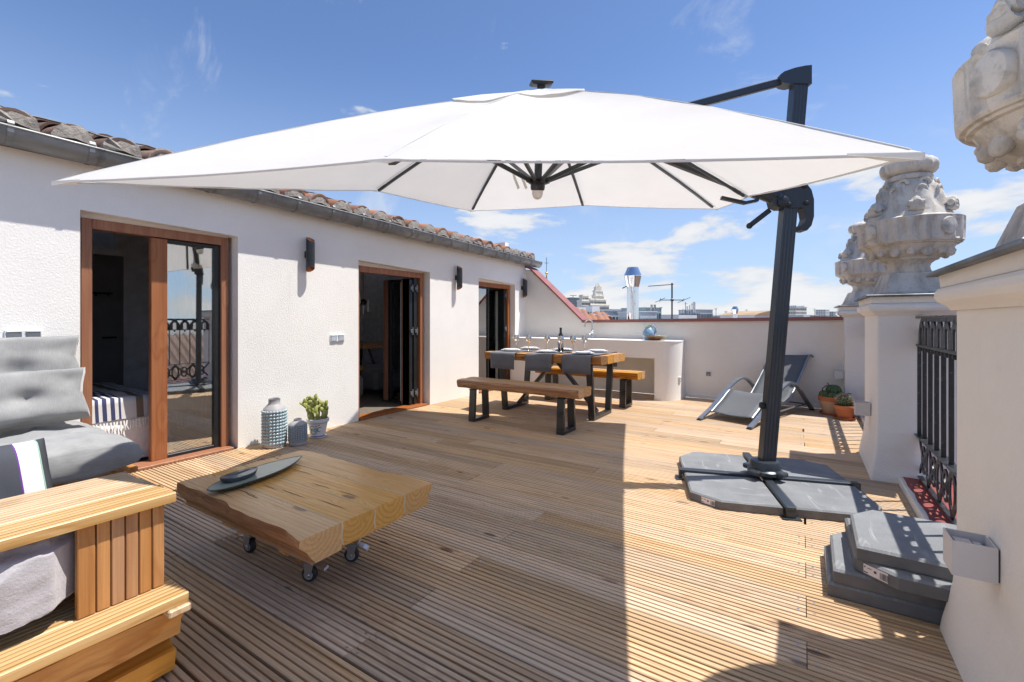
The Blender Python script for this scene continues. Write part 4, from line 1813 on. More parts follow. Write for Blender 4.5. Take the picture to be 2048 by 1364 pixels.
# ------------------------------------------------------------------ low table on castors
def crack_mark(t, L, y, w, top, i):
    """dark splits and knots on the top of the table"""
    r = random.Random(40 + i)
    for k in range(3):
        b = MB()
        x = r.uniform(-.42, .3)
        yy = y + w * r.uniform(.2, .8)
        n = 9
        ln = r.uniform(.10, .26)
        vs = []
        for j in range(n):
            u = j / (n - 1)
            hw = .0016 * sin(pi * u) + .0003
            px, py = x + ln * u, yy + .004 * fbm((u * 3, i, k), 2.3)
            vs += [(px, py - hw, top + .0012), (px, py + hw, top + .0012)]
        b.add(vs, [(2 * j, 2 * j + 2, 2 * j + 3, 2 * j + 1) for j in range(n - 1)])
        b.build('crack', 'old_beam', t)


def coffee_table():
    cx, cy = -2.085, 1.335
    t = thing('coffee_table', 'low chunky wooden table on four castors with a live front edge', 'coffee table', (cx, cy, 0))
    L, top, th = 1.075, .362, .098
    ws = [.178, .165, .172, .175]
    y = -sum(ws) / 2
    for i, w in enumerate(ws):
        live = (.085, 0) if i == 0 else ((0, .065) if i == 3 else (0, 0))
        b = wavy_beam(L, w - .002, th + (.010 if i == 0 else 0), .003, live, 3.3 * i + 1, nx=44, rnd=.0025, edge=-1 if i == 0 else (1 if i == 3 else 0))
        o = b.build('beam', ['table_wood', 'live_edge'], t, 30)
        o.location = (.0, y + w / 2, top - th / 2 - (.005 if i == 0 else 0))
        if i < 3:
            b = MB()
            yy = y + w
            pts = [(L / 2 - .004 + .003 * fbm((z, i, 0), 30), yy + .003 * sin(z * 90), top - .004 - z) for z in (0, .02, .04, .06, .085)]
            b.tube([(-L * .45, yy, top - .0035), (-.1, yy + .002, top - .0033), (L * .2, yy - .001, top - .0035)] + [Vector(p) + Vector((.003, 0, 0)) for p in pts], .0042, 5)
            b.build('resin_joint', 'resin_filler', t)
            crack_mark(t, L, y, w, top, i)
        y += w
    for bx in (-.245, .235):
        b = wavy_beam(.50, .095, .085, .004, (0, 0), bx * 9, 10, rnd=.006)
        o = b.build('bearer', 'bench_wood', t, 30)
        o.location = (bx, 0.02, top - th - .0425 - .001)
        o.rotation_euler = (0, 0, pi / 2)
        for s in (-1, 1):
            b = MB()
            b.span((bx + .0485, s * .05 - .02, .18), (bx + .0505, s * .05 + .02, .255), .0008)
            b.build('bracket', 'galvanised', t)
    # castor
    src = None
    for i, (px, py, rz) in enumerate(((-1.862, 1.235, .45), (-1.842, 1.445, .55), (-2.348, 1.226, 3.3), (-2.335, 1.44, 2.9))):
        c = thing('castor', None, None)
        del_keys(c)
        c.parent = t
        c.location = (px - cx, py - cy, 0)
        c.rotation_euler = (0, 0, rz)
        if src is None:
            r = .034
            b = MB()
            pr = [(.020, -.014), (r - .004, -.014), (r, -.009), (r, .009), (r - .004, .014), (.020, .014)]
            b.lathe(pr, 24)
            tyre = b.mesh('tyre', 'rubber', True)
            b = MB()
            b.lathe([(.006, -.016), (.021, -.015), (.0225, -.011), (.0225, .011), (.021, .015), (.006, .016)], 20)
            hubm = b.mesh('wheel_centre', 'wheel_grey', True)
            b = MB()
            b.lathe([(.007, -.022), (.009, -.02), (.009, .02), (.007, .022)], 6)
            axle = b.mesh('axle', 'galvanised', False)
            b = MB()
            for s in (-1, 1):
                b.prism([(-.012, .024), (.012, .024), (.028, .088), (-.020, .088)], s * .0185 - .0012, s * .0185 + .0012, 1)
            b.span((-.030, -.024, .088), (.036, .024, .0925), .002)
            b.lathe([(.020, .0925), (.020, .100)], 14)
            b.span((-.036, -.032, .100), (.036, .032, .106), .002)
            fork = b.mesh('fork', 'galvanised')
            b = MB()
            b.loft([[(x, y, z + dz) for (y, dz) in ((-.019, 0), (.019, 0), (.019, .003), (-.019, .003))] for x, z in ((-.004, .080), (.018, .082), (.038, .080), (.060, .073), (.076, .063), (.080, .056))])
            brake = b.mesh('brake_lever', 'galvanised')
            src = (tyre, hubm, axle, fork, brake)
        for m, rot, loc in zip(src, ((pi / 2, 0, 0),) * 3 + ((0, 0, 0),) * 2, ((0, 0, .034),) * 3 + ((0, 0, 0),) * 2):
            inst(m, c, loc, rot, m.name.split('.')[0])
        # spacer up to the bearer
        b = MB()
        b.span((-.040, -.040, .106), (.040, .040, .178), .003)
        b.build('castor_block', 'bench_wood', c)


def del_keys(o):
    for k in list(o.keys()):
        del o[k]


coffee_table()


def dish(name, lab, cat, loc, rz, a, b_, h, rim, inner, outer, pointed=0., lift=0.):
    """oval dish: outer shell, glazed inside"""
    t = thing(name, lab, cat, loc, rz)

    def shell(scale, z, n=40):
        lp = []
        for i in range(n):
            q = 2 * pi * i / n
            x, y = cos(q), sin(q)
            w = b_ * (1 - pointed * max(0, x) ** 2.2)
            lp.append((a * x * scale, w * y * scale * (1 - .0 * x), z + lift * max(0, abs(x) - .4) ** 2 * scale))
        return lp
    m = MB()
    m.loft([shell(.62, 0), shell(.80, h * .18), shell(.94, h * .6), shell(1.0, h), shell(.985, h + .002), shell(.955, h)], True)
    m.build('shell', outer, t, 40)
    m = MB()
    m.loft([shell(.958, h + .0005), shell(.90, h * .62), shell(.76, h * .3), shell(.3, h * .24), shell(.01, h * .235)], True)
    m.build('glaze', inner, t, 60)
    return t


dish('oval_tray', 'long leaf shaped olive green tray lying on the coffee table', 'tray', (-2.36, 1.285, .364), radians(104), .285, .088, .024, 0, 'tray_glaze', 'tray_rim', .55)
dish('oval_bowl', 'small dark blue oval bowl standing in the green tray', 'bowl', (-2.345, 1.172, .371), radians(98), .092, .052, .038, 0, 'bowl_glaze', 'bowl_outer', .1, .02)


# ------------------------------------------------------------------ vases and potted cactus by the wall
def vase(lab, loc, R, H, rows, n, glaze, neck_r, neck_h, sh):
    t = thing('textured_vase', lab, 'vase', loc, 0, 'studded vases by the wall')
    b = MB()
    hb = H - neck_h - sh
    b.lathe([(R * .80, 0), (R * .92, .008), (R * .94, .03), (R * .94, hb), (R * .86, hb + sh * .35), (R * .55, hb + sh * .85), (neck_r, hb + sh), (neck_r * .98, H - .006), (neck_r * 1.04, H), (neck_r * .86, H), (neck_r * .84, hb + sh), (R * .5, hb)], 36)
    b.build('body', 'vase_raw', t, True)
    b = MB()
    z0 = .045
    dz = (hb - z0 - .005) / (rows - 1)
    for i in range(rows):
        for k in range(n):
            a = 2 * pi * (k + .5 * (i % 2) * 0) / n
            rot = Matrix.Rotation(a, 3, 'Z')
            b.ball((R * .93 * cos(a), R * .93 * sin(a), z0 + i * dz), dz * .56, 7, 5, (.75, 1.0, .86), rot)
    tag(b.build('stud', glaze, t, True), kind='stuff')
    return t


vase('tall pale blue studded vase with a raw grey neck', (-4.12, 2.372, 0), .105, .445, 11, 22, 'vase_glaze', .050, .045, .065)
vase('short blue grey studded vase between the tall vase and the cactus pot', (-3.995, 2.525, 0), .083, .245, 9, 22, 'vase_glaze_dark', .034, .018, .035)


def flower_pot():
    t = thing('painted_pot', 'white glazed flower pot with painted motif and blue rims, with its saucer', 'flower pot', (-4.09, 2.80, 0))
    plain('pot_white', (.72, .72, .74), .16, 0, .03)
    plain('pot_blue', (.14, .17, .42), .2, 0, .1)
    plain('motif_green', (.03, .12, .06), .3)
    plain('motif_blue', (.20, .42, .62), .3)
    plain('motif_yellow', (.60, .50, .08), .3)
    plain('motif_red', (.42, .07, .05), .3)
    b = MB()
    b.lathe([(.072, 0), (.084, .004), (.088, .018), (.084, .020), (.068, .012)], 36)
    b.build('saucer', 'pot_white', t, True)
    b = MB()
    b.lathe([(.0885, .016), (.0892, .0185), (.0885, .021)], 36, cap=False)
    b.build('saucer_line', 'pot_blue', t)
    b = MB()
    prof = [(.062, .012), (.066, .014), (.094, .150), (.095, .152), (.104, .154), (.107, .158), (.107, .186), (.103, .190), (.095, .189), (.090, .155)]
    b.lathe(prof, 40)
    b.build('pot', 'pot_white', t, True)
    b = MB()
    b.lathe([(.0945, .147), (.0955, .1515)], 40, cap=False)
    b.lathe([(.0672, .016), (.0690, .024)], 40, cap=False)
    b.lathe([(.1074, .183), (.1062, .1875)], 40, cap=False)
    b.build('blue_line', 'pot_blue', t)
    b = MB()
    b.lathe([(.0, .176), (.05, .178), (.0935, .172)], 24)
    b.build('soil', 'soil', t)

    def stroke(pts, w, m):
        b = MB()
        for (u0, v0), (u1, v1) in zip(pts[:-1], pts[1:]):
            du, dv = u1 - u0, v1 - v0
            ln = max(1e-6, sqrt(du * du + dv * dv))
            nx, ny = -dv / ln * w / 2, du / ln * w / 2
            q = []
            for u, v in ((u0 + nx, v0 + ny), (u0 - nx, v0 - ny), (u1 - nx, v1 - ny), (u1 + nx, v1 + ny)):
                r = .066 + (v - .014) / (.150 - .014) * (.094 - .066) + .0012
                a = -.95 + u / .08
                q.append((r * cos(a), r * sin(a), v))
            b.add(q, [(0, 1, 2, 3)])
        b.build('motif', m, t)

    def circ(cu, cv, r, a0, a1, n=10):
        return [(cu + r * cos(a0 + (a1 - a0) * i / n), cv + r * sin(a0 + (a1 - a0) * i / n)) for i in range(n + 1)]
    stroke(circ(-.022, .105, .022, .6, 4.4), .006, 'motif_green')
    stroke(circ(-.018, .066, .026, 1.9, 5.4), .007, 'motif_green')
    stroke(circ(-.02, .085, .010, 1.4, 5.0), .006, 'motif_green')
    stroke(circ(.008, .085, .016, 0, 6.4, 14), .016, 'motif_blue')
    stroke(circ(.010, .086, .004, 0, 6.4, 8), .008, 'motif_yellow')
    stroke([(.006, .128), (.014, .120), (.022, .130)], .006, 'motif_red')
    stroke([(.03, .128), (.045, .137)], .006, 'motif_green')
    stroke(circ(.045, .088, .022, 1.0, 5.0), .006, 'motif_green')
    stroke([(.0, .050), (.010, .058), (.018, .050)], .006, 'motif_red')

    p = thing('paddle_cactus', 'yellow green paddle cactus growing in the painted pot', 'cactus', (-4.09, 2.80, .176))
    p.scale = (1.22, 1.3, 1.42)
    r = random.Random(4)

    def paddle(base, d, ln, w, th=.010):
        b = MB()
        d = Vector(d).normalized()
        s = Vector((r.uniform(-.4, .4), 1, r.uniform(-.2, .2)))
        s = (s - d * s.dot(d)).normalized()
        m = Matrix((s, d.cross(s), d)).transposed()
        b.ball(Vector(base) + d * ln / 2, 1, 10, 8, (w / 2, th, ln / 2 * 1.06), m)
        b.build('paddle', 'paddle_green', p, True)
        return Vector(base) + d * ln * .94
    for i in range(8):
        a = i * .79 + .3
        bx, by = .042 * cos(a), .052 * sin(a)
        lean = -.45 if by < -.02 else (.25 if by > .02 else -.1)
        q = paddle((bx, by, -.004), (bx * 3, by * 4 + lean * .3, 1), r.uniform(.06, .085), r.uniform(.032, .042), .009)
        for k in range(r.choice((2, 2, 3))):
            dd = (r.uniform(-.6, .6), r.uniform(-.7, .5) + lean * .5, 1)
            q2 = paddle(q + Vector((0, 0, -.01)), dd, r.uniform(.04, .062), r.uniform(.026, .036), .008)
            if k < 2 and r.random() < (.9 if by < .01 else .5):
                q3 = paddle(q2, (r.uniform(-.5, .5), r.uniform(-.6, .3), 1), r.uniform(.035, .05), r.uniform(.024, .034), .007)
                if by < -.01:
                    paddle(q3, (.2, r.uniform(-.5, .4), 1), .034, .026, .006)
                    paddle(q3 - Vector((0, 0, .01)), (-.3, r.uniform(-1.2, -.6), .6), .034, .025, .006)

flower_pot()
# ------------------------------------------------------------------ dining table, benches and what is laid on the table
def dining():
    T = .757
    x0, x1, y0, y1 = -3.50, -1.895, 4.82, 5.645
    cx, cy = (x0 + x1) / 2, (y0 + y1) / 2
    t = thing('dining_table', 'rustic thick timber dining table on black steel trapezoid legs', 'table', (cx, cy, 0))
    ws = [.215, .20, .21, .20]
    y = y0
    for i, w in enumerate(ws):
        b = wavy_beam(x1 - x0, w - .003, .097, .006, ((.016, 0) if i == 0 else (0, .012) if i == 3 else (0, 0)), 9.1 + i * 2.7, rnd=.006 if i in (0, 3) else .004, edge=-1 if i == 0 else 0)
        o = b.build('beam', ['bench_wood', 'live_edge'], t, 30)
        o.location = (0, y + w / 2 - cy, T - .0485 - (.004 if i % 2 else 0))
        y += w
    zb = T - .1045

    def fr(bx, ytop, ybot, zt, wx, th, parent, cyy, nm='leg'):
        for s in (-1, 1):
            b = MB()
            b.bar((bx, cyy + s * ybot, th), (bx, cyy + s * ytop, zt - .006), wx, th, up=(0, 1, 0), bev=.003)
            b.build(nm, 'leg_metal', parent)
        b = MB()
        b.span((bx - wx / 2, cyy - ybot - th * .5, 0), (bx + wx / 2, cyy + ybot + th * .5, th), .003)
        b.build('foot_bar', 'leg_metal', parent)
        b = MB()
        b.span((bx - wx / 2 - .01, cyy - ytop - .02, zt - .006), (bx + wx / 2 + .01, cyy + ytop + .02, zt), .001)
        b.build('top_plate', 'leg_metal', parent)
    for bx in (-.575, .635):
        fr(bx, .34, .262, zb, .075, .042, t, 0)
        b = MB()
        sx = -1 if bx > 0 else 1
        b.bar((bx + sx * .04, 0, .05), (.03 - sx * .03, 0, zb - .02), .07, .036, bev=.003)
        b.build('brace', 'leg_metal', t)

    def bench(lab, xa, xb, ya, yb, z):
        bx, by = (xa + xb) / 2, (ya + yb) / 2
        t = thing('bench', lab, 'bench', (bx, by, 0), 0, 'timber benches at the dining table')
        hw = (yb - ya) / 2
        for s in (-1, 1):
            b = wavy_beam(xb - xa, hw - .002, .098, .008, ((.022, 0) if s < 0 else (0, .016)), bx * 7 + s * 2.2, 26, 3, 4, .008, edge=s)
            o = b.build('beam', ['bench_wood', 'live_edge'], t, 30)
            o.location = (0, s * hw / 2, z - .049)
        for fx in (-(xb - xa) / 2 + .20, (xb - xa) / 2 - .21):
            fr(fx, .115, .135, z - .106, .082, .036, t, 0)
        return t
    bench('timber bench on the near side of the dining table', -3.405, -1.865, 4.14, 4.482, .477)
    bench('timber bench on the far side of the dining table', -3.345, -1.805, 5.87, 6.212, .477)

    # runners: cloth laid across the table and hanging down both long sides
    rl = ['grey cloth runner at the left end of the dining table', 'grey cloth runner across the middle of the dining table', 'grey cloth runner at the right end of the dining table']
    for i, (xa, xb) in enumerate(((-3.385, -3.015), (-2.865, -2.495), (-2.372, -2.002))):
        b = MB()
        ya, yb = y0 - .016, y1 + .016
        path = [(ya - .006, T - .205), (ya - .010, T - .14), (ya - .012, T - .07), (ya - .008, T - .015), (ya + .004, T + .002), (ya + .03, T + .0052)]
        path += [(ya + (yb - ya) * k / 10, T + .0052) for k in range(1, 10)]
        path += [(yb - .03, T + .0052), (yb - .004, T + .002), (yb + .008, T - .015), (yb + .012, T - .07), (yb + .010, T - .14), (yb + .006, T - .19)]
        n = len(path)
        nx = 14
        for layer in (0, 1):
            vs = []
            for k, (yy, zz) in enumerate(path):
                hang = max(0, (T - .02 - zz))
                for j in range(nx + 1):
                    x = xa + (xb - xa) * j / nx
                    x = (xa + xb) / 2 + (x - (xa + xb) / 2) * (1 - .28 * hang) + .02 * hang * (i - 1)
                    wv = .05 * hang * fbm((x * 4, i * 3.3, k * .12), 2.2)
                    sg = -1 if k < n / 2 else 1
                    vs.append((x, yy + sg * (wv + .001 * layer) if hang > 0 else yy, zz + (.0016 * (1 - layer) if hang <= 0 else 0) + .02 * hang * fbm((x * 3, i, 0), 3)))
            fs = [(k * (nx + 1) + j, k * (nx + 1) + j + 1, (k + 1) * (nx + 1) + j + 1, (k + 1) * (nx + 1) + j) for k in range(n - 1) for j in range(nx)]
            if layer == 0:
                b.add(vs, fs)
        o = b.build('table_runner', 'runner_cloth', None, 60)
        md = o.modifiers.new('thick', 'SOLIDIFY')
        md.thickness = .0022
        md.offset = 0
        tag(o, rl[i], 'table runner', 'grey runners on the dining table')

    # plates: a dinner plate with a smaller one on it
    def pl(r, h):
        b = MB()
        b.lathe([(r * .52, 0), (r * .56, .003), (r * .74, h * .45), (r, h), (r * 1.0, h + .003), (r * .97, h + .0035), (r * .72, h * .45 + .005), (r * .5, .007), (0, .0065)], 36)
        return b
    big = pl(.135, .017).mesh('plate', 'plate_white', True)
    small = pl(.105, .020).mesh('plate', 'plate_white', True)
    pos = [(-3.21, 5.015, 'near left'), (-2.68, 5.01, 'near middle'), (-2.185, 5.0, 'near right'), (-3.19, 5.47, 'far left'), (-2.68, 5.46, 'far middle'), (-2.19, 5.45, 'far right')]
    for x, y, w in pos:
        q = inst(big, None, (x, y, T + .0068), name='dinner_plate')
        tag(q, 'larger white plate under the small one at the %s place' % w, 'plate', 'plates on the dining table')
        q = inst(small, None, (x, y, T + .0146), name='side_plate')
        tag(q, 'smaller white plate on top at the %s place' % w, 'plate', 'plates on the dining table')
    # goblets
    b = MB()
    b.lathe([(0, .001), (.036, .0), (.037, .003), (.012, .007), (.0048, .015), (.0042, .10), (.010, .108), (.030, .128), (.040, .155), (.0405, .172), (.034, .205), (.033, .2065), (.0325, .205), (.0385, .17), (.037, .155), (.028, .131), (.0, .118)], 24)
    gm = b.mesh('goblet', 'goblet_steel', True)
    gp = [(-3.245, 5.20, 'far left end of the table'), (-3.02, 5.145, 'near left plate'), (-2.875, 5.39, 'left of the bottle'), (-2.545, 5.13, 'directly in front of the bottle'), (-2.455, 5.30, 'right of the bottle'), (-2.36, 5.44, 'far right plate')]
    for x, y, w in gp:
        q = inst(gm, None, (x, y, T + .0068), name='wine_goblet')
        tag(q, 'silver stemmed wine goblet, the one %s' % ('at the ' + w if 'table' in w else 'by the ' + w if 'plate' in w else w), 'goblet', 'wine goblets on the dining table')
    w = thing('wine_bottle', 'dark wine bottle with a blue grey label standing on the dining table', 'bottle', (-2.615, 5.27, T + .0068))
    b = MB()
    b.lathe([(.030, 0), (.036, .004), (.037, .012), (.037, .185), (.034, .205), (.018, .235), (.0145, .25), (.014, .295), (.016, .297), (.016, .306), (.0135, .308)], 28)
    b.build('body', 'bottle_glass', w, True)
    b = MB()
    b.lathe([(.0374, .05), (.0374, .15)], 28, cap=False)
    b.build('label', 'bottle_label', w, True)
    b = MB()
    b.lathe([(.0152, .248), (.0152, .296), (.0168, .297), (.0168, .3075), (0, .309)], 20, cap=False)
    b.build('capsule', 'black_plastic', w, True)
    # cutlery and folded napkins beside the plates
    for i, (x, y, wd) in enumerate(pos):
        for dx, nm in ((-.158, 'fork'), (.158, 'knife')):
            b = MB()
            b.span((-.006, -.09, 0), (.006, .04, .003), .001)
            if nm == 'fork':
                for k in (-.007, -.0023, .0023, .007):
                    b.span((k - .001, .04, 0), (k + .001, .085, .0025))
                b.span((-.0085, .032, 0), (.0085, .045, .003), .001)
            else:
                b.prism([(-.008, .04), (.006, .04), (.006, .10), (-.002, .11), (-.008, .095)], 0, .002)
            o = b.build(nm, 'cutlery', None, False, False, (x + dx, y, T + .0069), (0, 0, .05 * (i - 2)))
            tag(o, 'steel %s beside the %s plates' % (nm, wd), nm, 'cutlery on the dining table')


dining()


# ------------------------------------------------------------------ on the counter
def counter_things():
    Z = .8642
    f = thing('kitchen_faucet', 'tall chrome swan neck faucet on the masonry counter', 'faucet', (-2.93, 7.08, Z))
    b = MB()
    b.lathe([(.028, 0), (.03, .004), (.026, .012), (.020, .02), (.018, .10), (.022, .11), (.022, .13), (.012, .14)], 20)
    b.build('base', 'chrome', f, True)
    b = MB()
    pts = [(0, 0, .13), (0, 0, .26)] + [(-.055 + .055 * cos(a), -.02 * (1 - cos(a)), .26 + .055 * sin(a)) for a in (.4, .9, 1.4, 1.9, 2.4, 2.9)] + [(-.112, -.04, .235), (-.118, -.042, .19)]
    b.tube(pts, [.011] * 8 + [.013, .016], 12)
    b.build('spout', 'chrome', f, True)
    b = MB()
    b.tube([(-.018, 0, .06), (-.045, 0, .07), (-.075, -.01, .11)], [.011, .009, .007], 10)
    b.build('lever', 'chrome', f, True)
    j = thing('ceramic_jug', 'pale blue glazed jug with green top at the end of the counter', 'jug', (-1.985, 7.03, Z))
    b = MB()
    b.lathe([(.055, 0), (.060, .004), (.085, .05), (.093, .09), (.085, .135), (.062, .165)], 28)
    b.build('body', 'jug_glaze', j, True)
    b = MB()
    b.lathe([(.062, .1655), (.045, .185), (.036, .20), (.040, .222), (.046, .232), (.040, .230), (.032, .20)], 24)
    b.build('neck', 'jug_top', j, True)
    b = MB()
    b.tube([(.040, 0, .215), (.075, 0, .215), (.105, 0, .175), (.108, 0, .13), (.088, 0, .10)], [.009, .011, .012, .012, .010], 10)
    b.build('handle', 'jug_glaze', j, True)
    d = thing('clay_dish', 'shallow brown clay dish with green rim on the counter beside the jug', 'dish', (-1.855, 6.95, Z))
    b = MB()
    b.lathe([(.06, 0), (.065, .012), (.10, .028), (.158, .060), (.160, .064)], 36)
    b.build('body', 'dish_clay', d, True)
    b = MB()
    b.lathe([(.1605, .0642), (.172, .068), (.170, .072), (.15, .064), (.10, .034), (.0, .022)], 36, rad=lambda a, i, r: r * (1 + .02 * sin(a * 13) * (i < 3)), cap=False)
    b.build('glazed_rim', 'dish_green', d, True)


counter_things()


# ------------------------------------------------------------------ sun lounger
def lounger():
    L0 = Vector((-1.006, 5.673, 0))
    R0 = Vector((-.47, 5.493, 0))
    dv = Vector((.341, .940, 0)).normalized()
    wv = (R0 - L0)
    W = wv.length
    wv.normalize()
    ang = math.atan2(dv.y, dv.x)
    t = thing('sun_lounger', 'grey mesh sun lounger with curved metal armrests in front of the back wall', 'sun lounger', L0, 0)

    def P(s, w, z):
        return dv * s + wv * w + Vector((0, 0, z))

    def spl(pts, n=6):
        out = []
        for i in range(len(pts) - 1):
            p0 = pts[max(i - 1, 0)]
            p1, p2 = pts[i], pts[i + 1]
            p3 = pts[min(i + 2, len(pts) - 1)]
            for k in range(n):
                u = k / n
                out.append(tuple(.5 * ((2 * p1[j]) + (p2[j] - p0[j]) * u + (2 * p0[j] - 5 * p1[j] + 4 * p2[j] - p3[j]) * u * u + (3 * p1[j] - p0[j] - 3 * p2[j] + p3[j]) * u ** 3) for j in range(2)))
        out.append(pts[-1])
        return out
    side = spl([(-.01, .012), (.28, .125), (.60, .285), (.80, .372), (.97, .412), (1.12, .395), (1.28, .315), (1.48, .165), (1.70, .012)])
    for w in (0, W):
        b = MB()
        b.tube([P(s, w, z) for s, z in side], 0, flat=(.050, .022, (0, 0, 1)))
        b.build('armrest_leg', 'lounger_frame', t, 50)
        for s in (side[0], side[-1]):
            b = MB()
            b.box(P(s[0], w, .007), (.045, .055, .014), .003, Matrix.Rotation(ang, 3, 'Z'))
            b.build('foot_cap', 'black_plastic', t)
    sling = spl([(.16, .085), (.40, .200), (.57, .292), (.66, .298), (.78, .245), (.90, .180), (1.02, .158), (1.13, .190), (1.28, .300), (1.44, .430), (1.60, .570), (1.72, .675), (1.80, .705), (1.88, .680)])
    ins = .062
    b = MB()
    n = len(sling)
    vs = []
    for s, z in sling:
        for k in range(9):
            w = ins + (W - 2 * ins) * k / 8
            vs.append(P(s, w, z + .004 - .014 * sin(pi * k / 8)))
    b.add(vs, [(i * 9 + k, i * 9 + k + 1, (i + 1) * 9 + k + 1, (i + 1) * 9 + k) for i in range(n - 1) for k in range(8)])
    o = b.build('sling', 'sling_grey', t, 60)
    md = o.modifiers.new('thick', 'SOLIDIFY')
    md.thickness = .004
    for w in (ins - .012, W - ins + .012):
        b = MB()
        b.tube([P(s, w, z) for s, z in sling], .0135, 8)
        b.build('side_rail', 'lounger_frame', t, True)
    for s, z in ((.22, .095), (1.60, .085)):
        b = MB()
        b.tube([P(s, .01, z), P(s, W - .01, z)], .011, 8)
        b.build('cross_bar', 'lounger_frame', t, True)
    for w in (.03, W - .03):
        b = MB()
        b.tube([P(.24, w, .085), P(1.60, w, .085)], .010, 8)
        b.build('stretcher', 'lounger_frame', t, True)
        for s, z in ((.60, .275), (1.33, .30), (.20, .10)):
            b = MB()
            b.ball(P(s, w + (.02 if w > .2 else -.02), z), .012, 8, 6)
            b.build('bolt', 'chrome', t, True)
    # neck pillow hung over the head end
    b = MB()


lounger()


# ------------------------------------------------------------------ cactus pots by the far pillar
def cactus_pots():
    def pot(lab, loc, R, H, m, rm, sm, sauc):
        t = thing('terracotta_pot', lab, 'flower pot', loc, 0, 'terracotta pots by the far pillar')
        b = MB()
        b.lathe([(sauc * .85, 0), (sauc * .95, .004), (sauc, .026), (sauc * .96, .026), (sauc * .9, .010)], 32)
        b.build('saucer', sm, t, True)
        b = MB()
        z0 = .009
        b.lathe([(R * .66, z0), (R * .68, z0 + .004), (R * .93, H * .76)], 32)
        b.build('pot', m, t, True)
        b = MB()
        b.lathe([(R * .93, H * .745), (R * .99, H * .75), (R, H * .77), (R * 1.02, H - .006), (R, H), (R * .93, H), (R * .90, H * .84)], 32)
        b.build('rim', rm, t, True)
        b = MB()
        b.lathe([(0, H * .90), (R * .90, H * .88)], 24)
        b.build('soil', 'soil', t)
        return t
    r = random.Random(8)
    pot('larger pale terracotta pot with orange rim standing against the back wall', (.315, 6.90, 0), .145, .225, 'pot_pale', 'pot_terracotta', 'pot_terracotta', .135)
    c = thing('globe_cactus', 'clump of dark green ribbed globe cacti in the larger pot', 'cactus', (.315, 6.90, .19))

    def globe(p, R, n=12, sq=.85, m='cactus_green', parent=c, rot=0):
        b = MB()
        prof = [(max(.0, R * sin(pi * i / 12)), R * sq - R * sq * cos(pi * i / 12)) for i in range(1, 12)] + [(R * .05, 2 * R * sq * .985)]
        b.lathe(prof, n * 6, p, rad=lambda a, i, q: q * (1 - .13 * (.5 + .5 * cos(n * a + rot)) ** .7))
        o = b.build('globe', m, parent, True)
        rb = MB()
        for k in range(n):
            a = (2 * pi * k - rot + pi) / n
            for i in range(2, 11):
                q, z = R * sin(pi * i / 12), R * sq - R * sq * cos(pi * i / 12)
                rb.box((p[0] + q * cos(a), p[1] + q * sin(a), p[2] + z), (.005, .005, .007))
        tag(rb.build('spine', 'cactus_rib', parent), kind='stuff')
    globe((.015, .0, .035), .085)
    for i in range(7):
        a = i * .95
        globe((.088 * cos(a), .088 * sin(a), -.01 + r.uniform(0, .02)), r.uniform(.048, .062))
    for pts in ([(-.02, -.06, .02), (-.05, -.10, .10), (-.03, -.12, .13)], [(-.08, -.02, .02), (-.10, 0, .12), (-.06, .0, .16), (-.03, -.02, .17), (-.05, -.03, .2)], [(.09, -.04, .02), (.16, -.05, .09), (.19, -.05, .085)]):
        b = MB()
        b.tube(pts, [.008] + [.006] * (len(pts) - 1), 6)
        b.build('dry_stem', 'twig', c, True)
    pot('smaller orange terracotta pot beside the larger one', (.425, 6.64, 0), .105, .165, 'pot_terracotta', 'pot_terracotta', 'pot_terracotta', .112)
    k = thing('barrel_cactus', 'small round cactus with red and white spines in the smaller pot', 'cactus', (.425, 6.64, .135))
    globe((0, 0, 0), .082, 14, .95, 'cactus_green', k)
    b = MB()
    for i in range(520):
        z = r.uniform(-.1, 1)
        a = r.uniform(0, 2 * pi)
        q = sqrt(max(0, 1 - z * z))
        d = Vector((q * cos(a), q * sin(a), z))
        p = Vector((0, 0, .078)) + d * .078
        e = p + (d + Vector((r.uniform(-.5, .5), r.uniform(-.5, .5), r.uniform(-.2, .6)))).normalized() * r.uniform(.02, .045)
        s = Vector((r.uniform(-1, 1), r.uniform(-1, 1), r.uniform(-1, 1))).normalized() * .0017
        b.add([p - s, p + s, e], [(0, 1, 2)], 0 if r.random() < .55 else 1)
    plain('pale_spine', (.55, .50, .42), .7)
    tag(b.build('spines', ['red_spine', 'pale_spine'], k), kind='stuff')


cactus_pots()


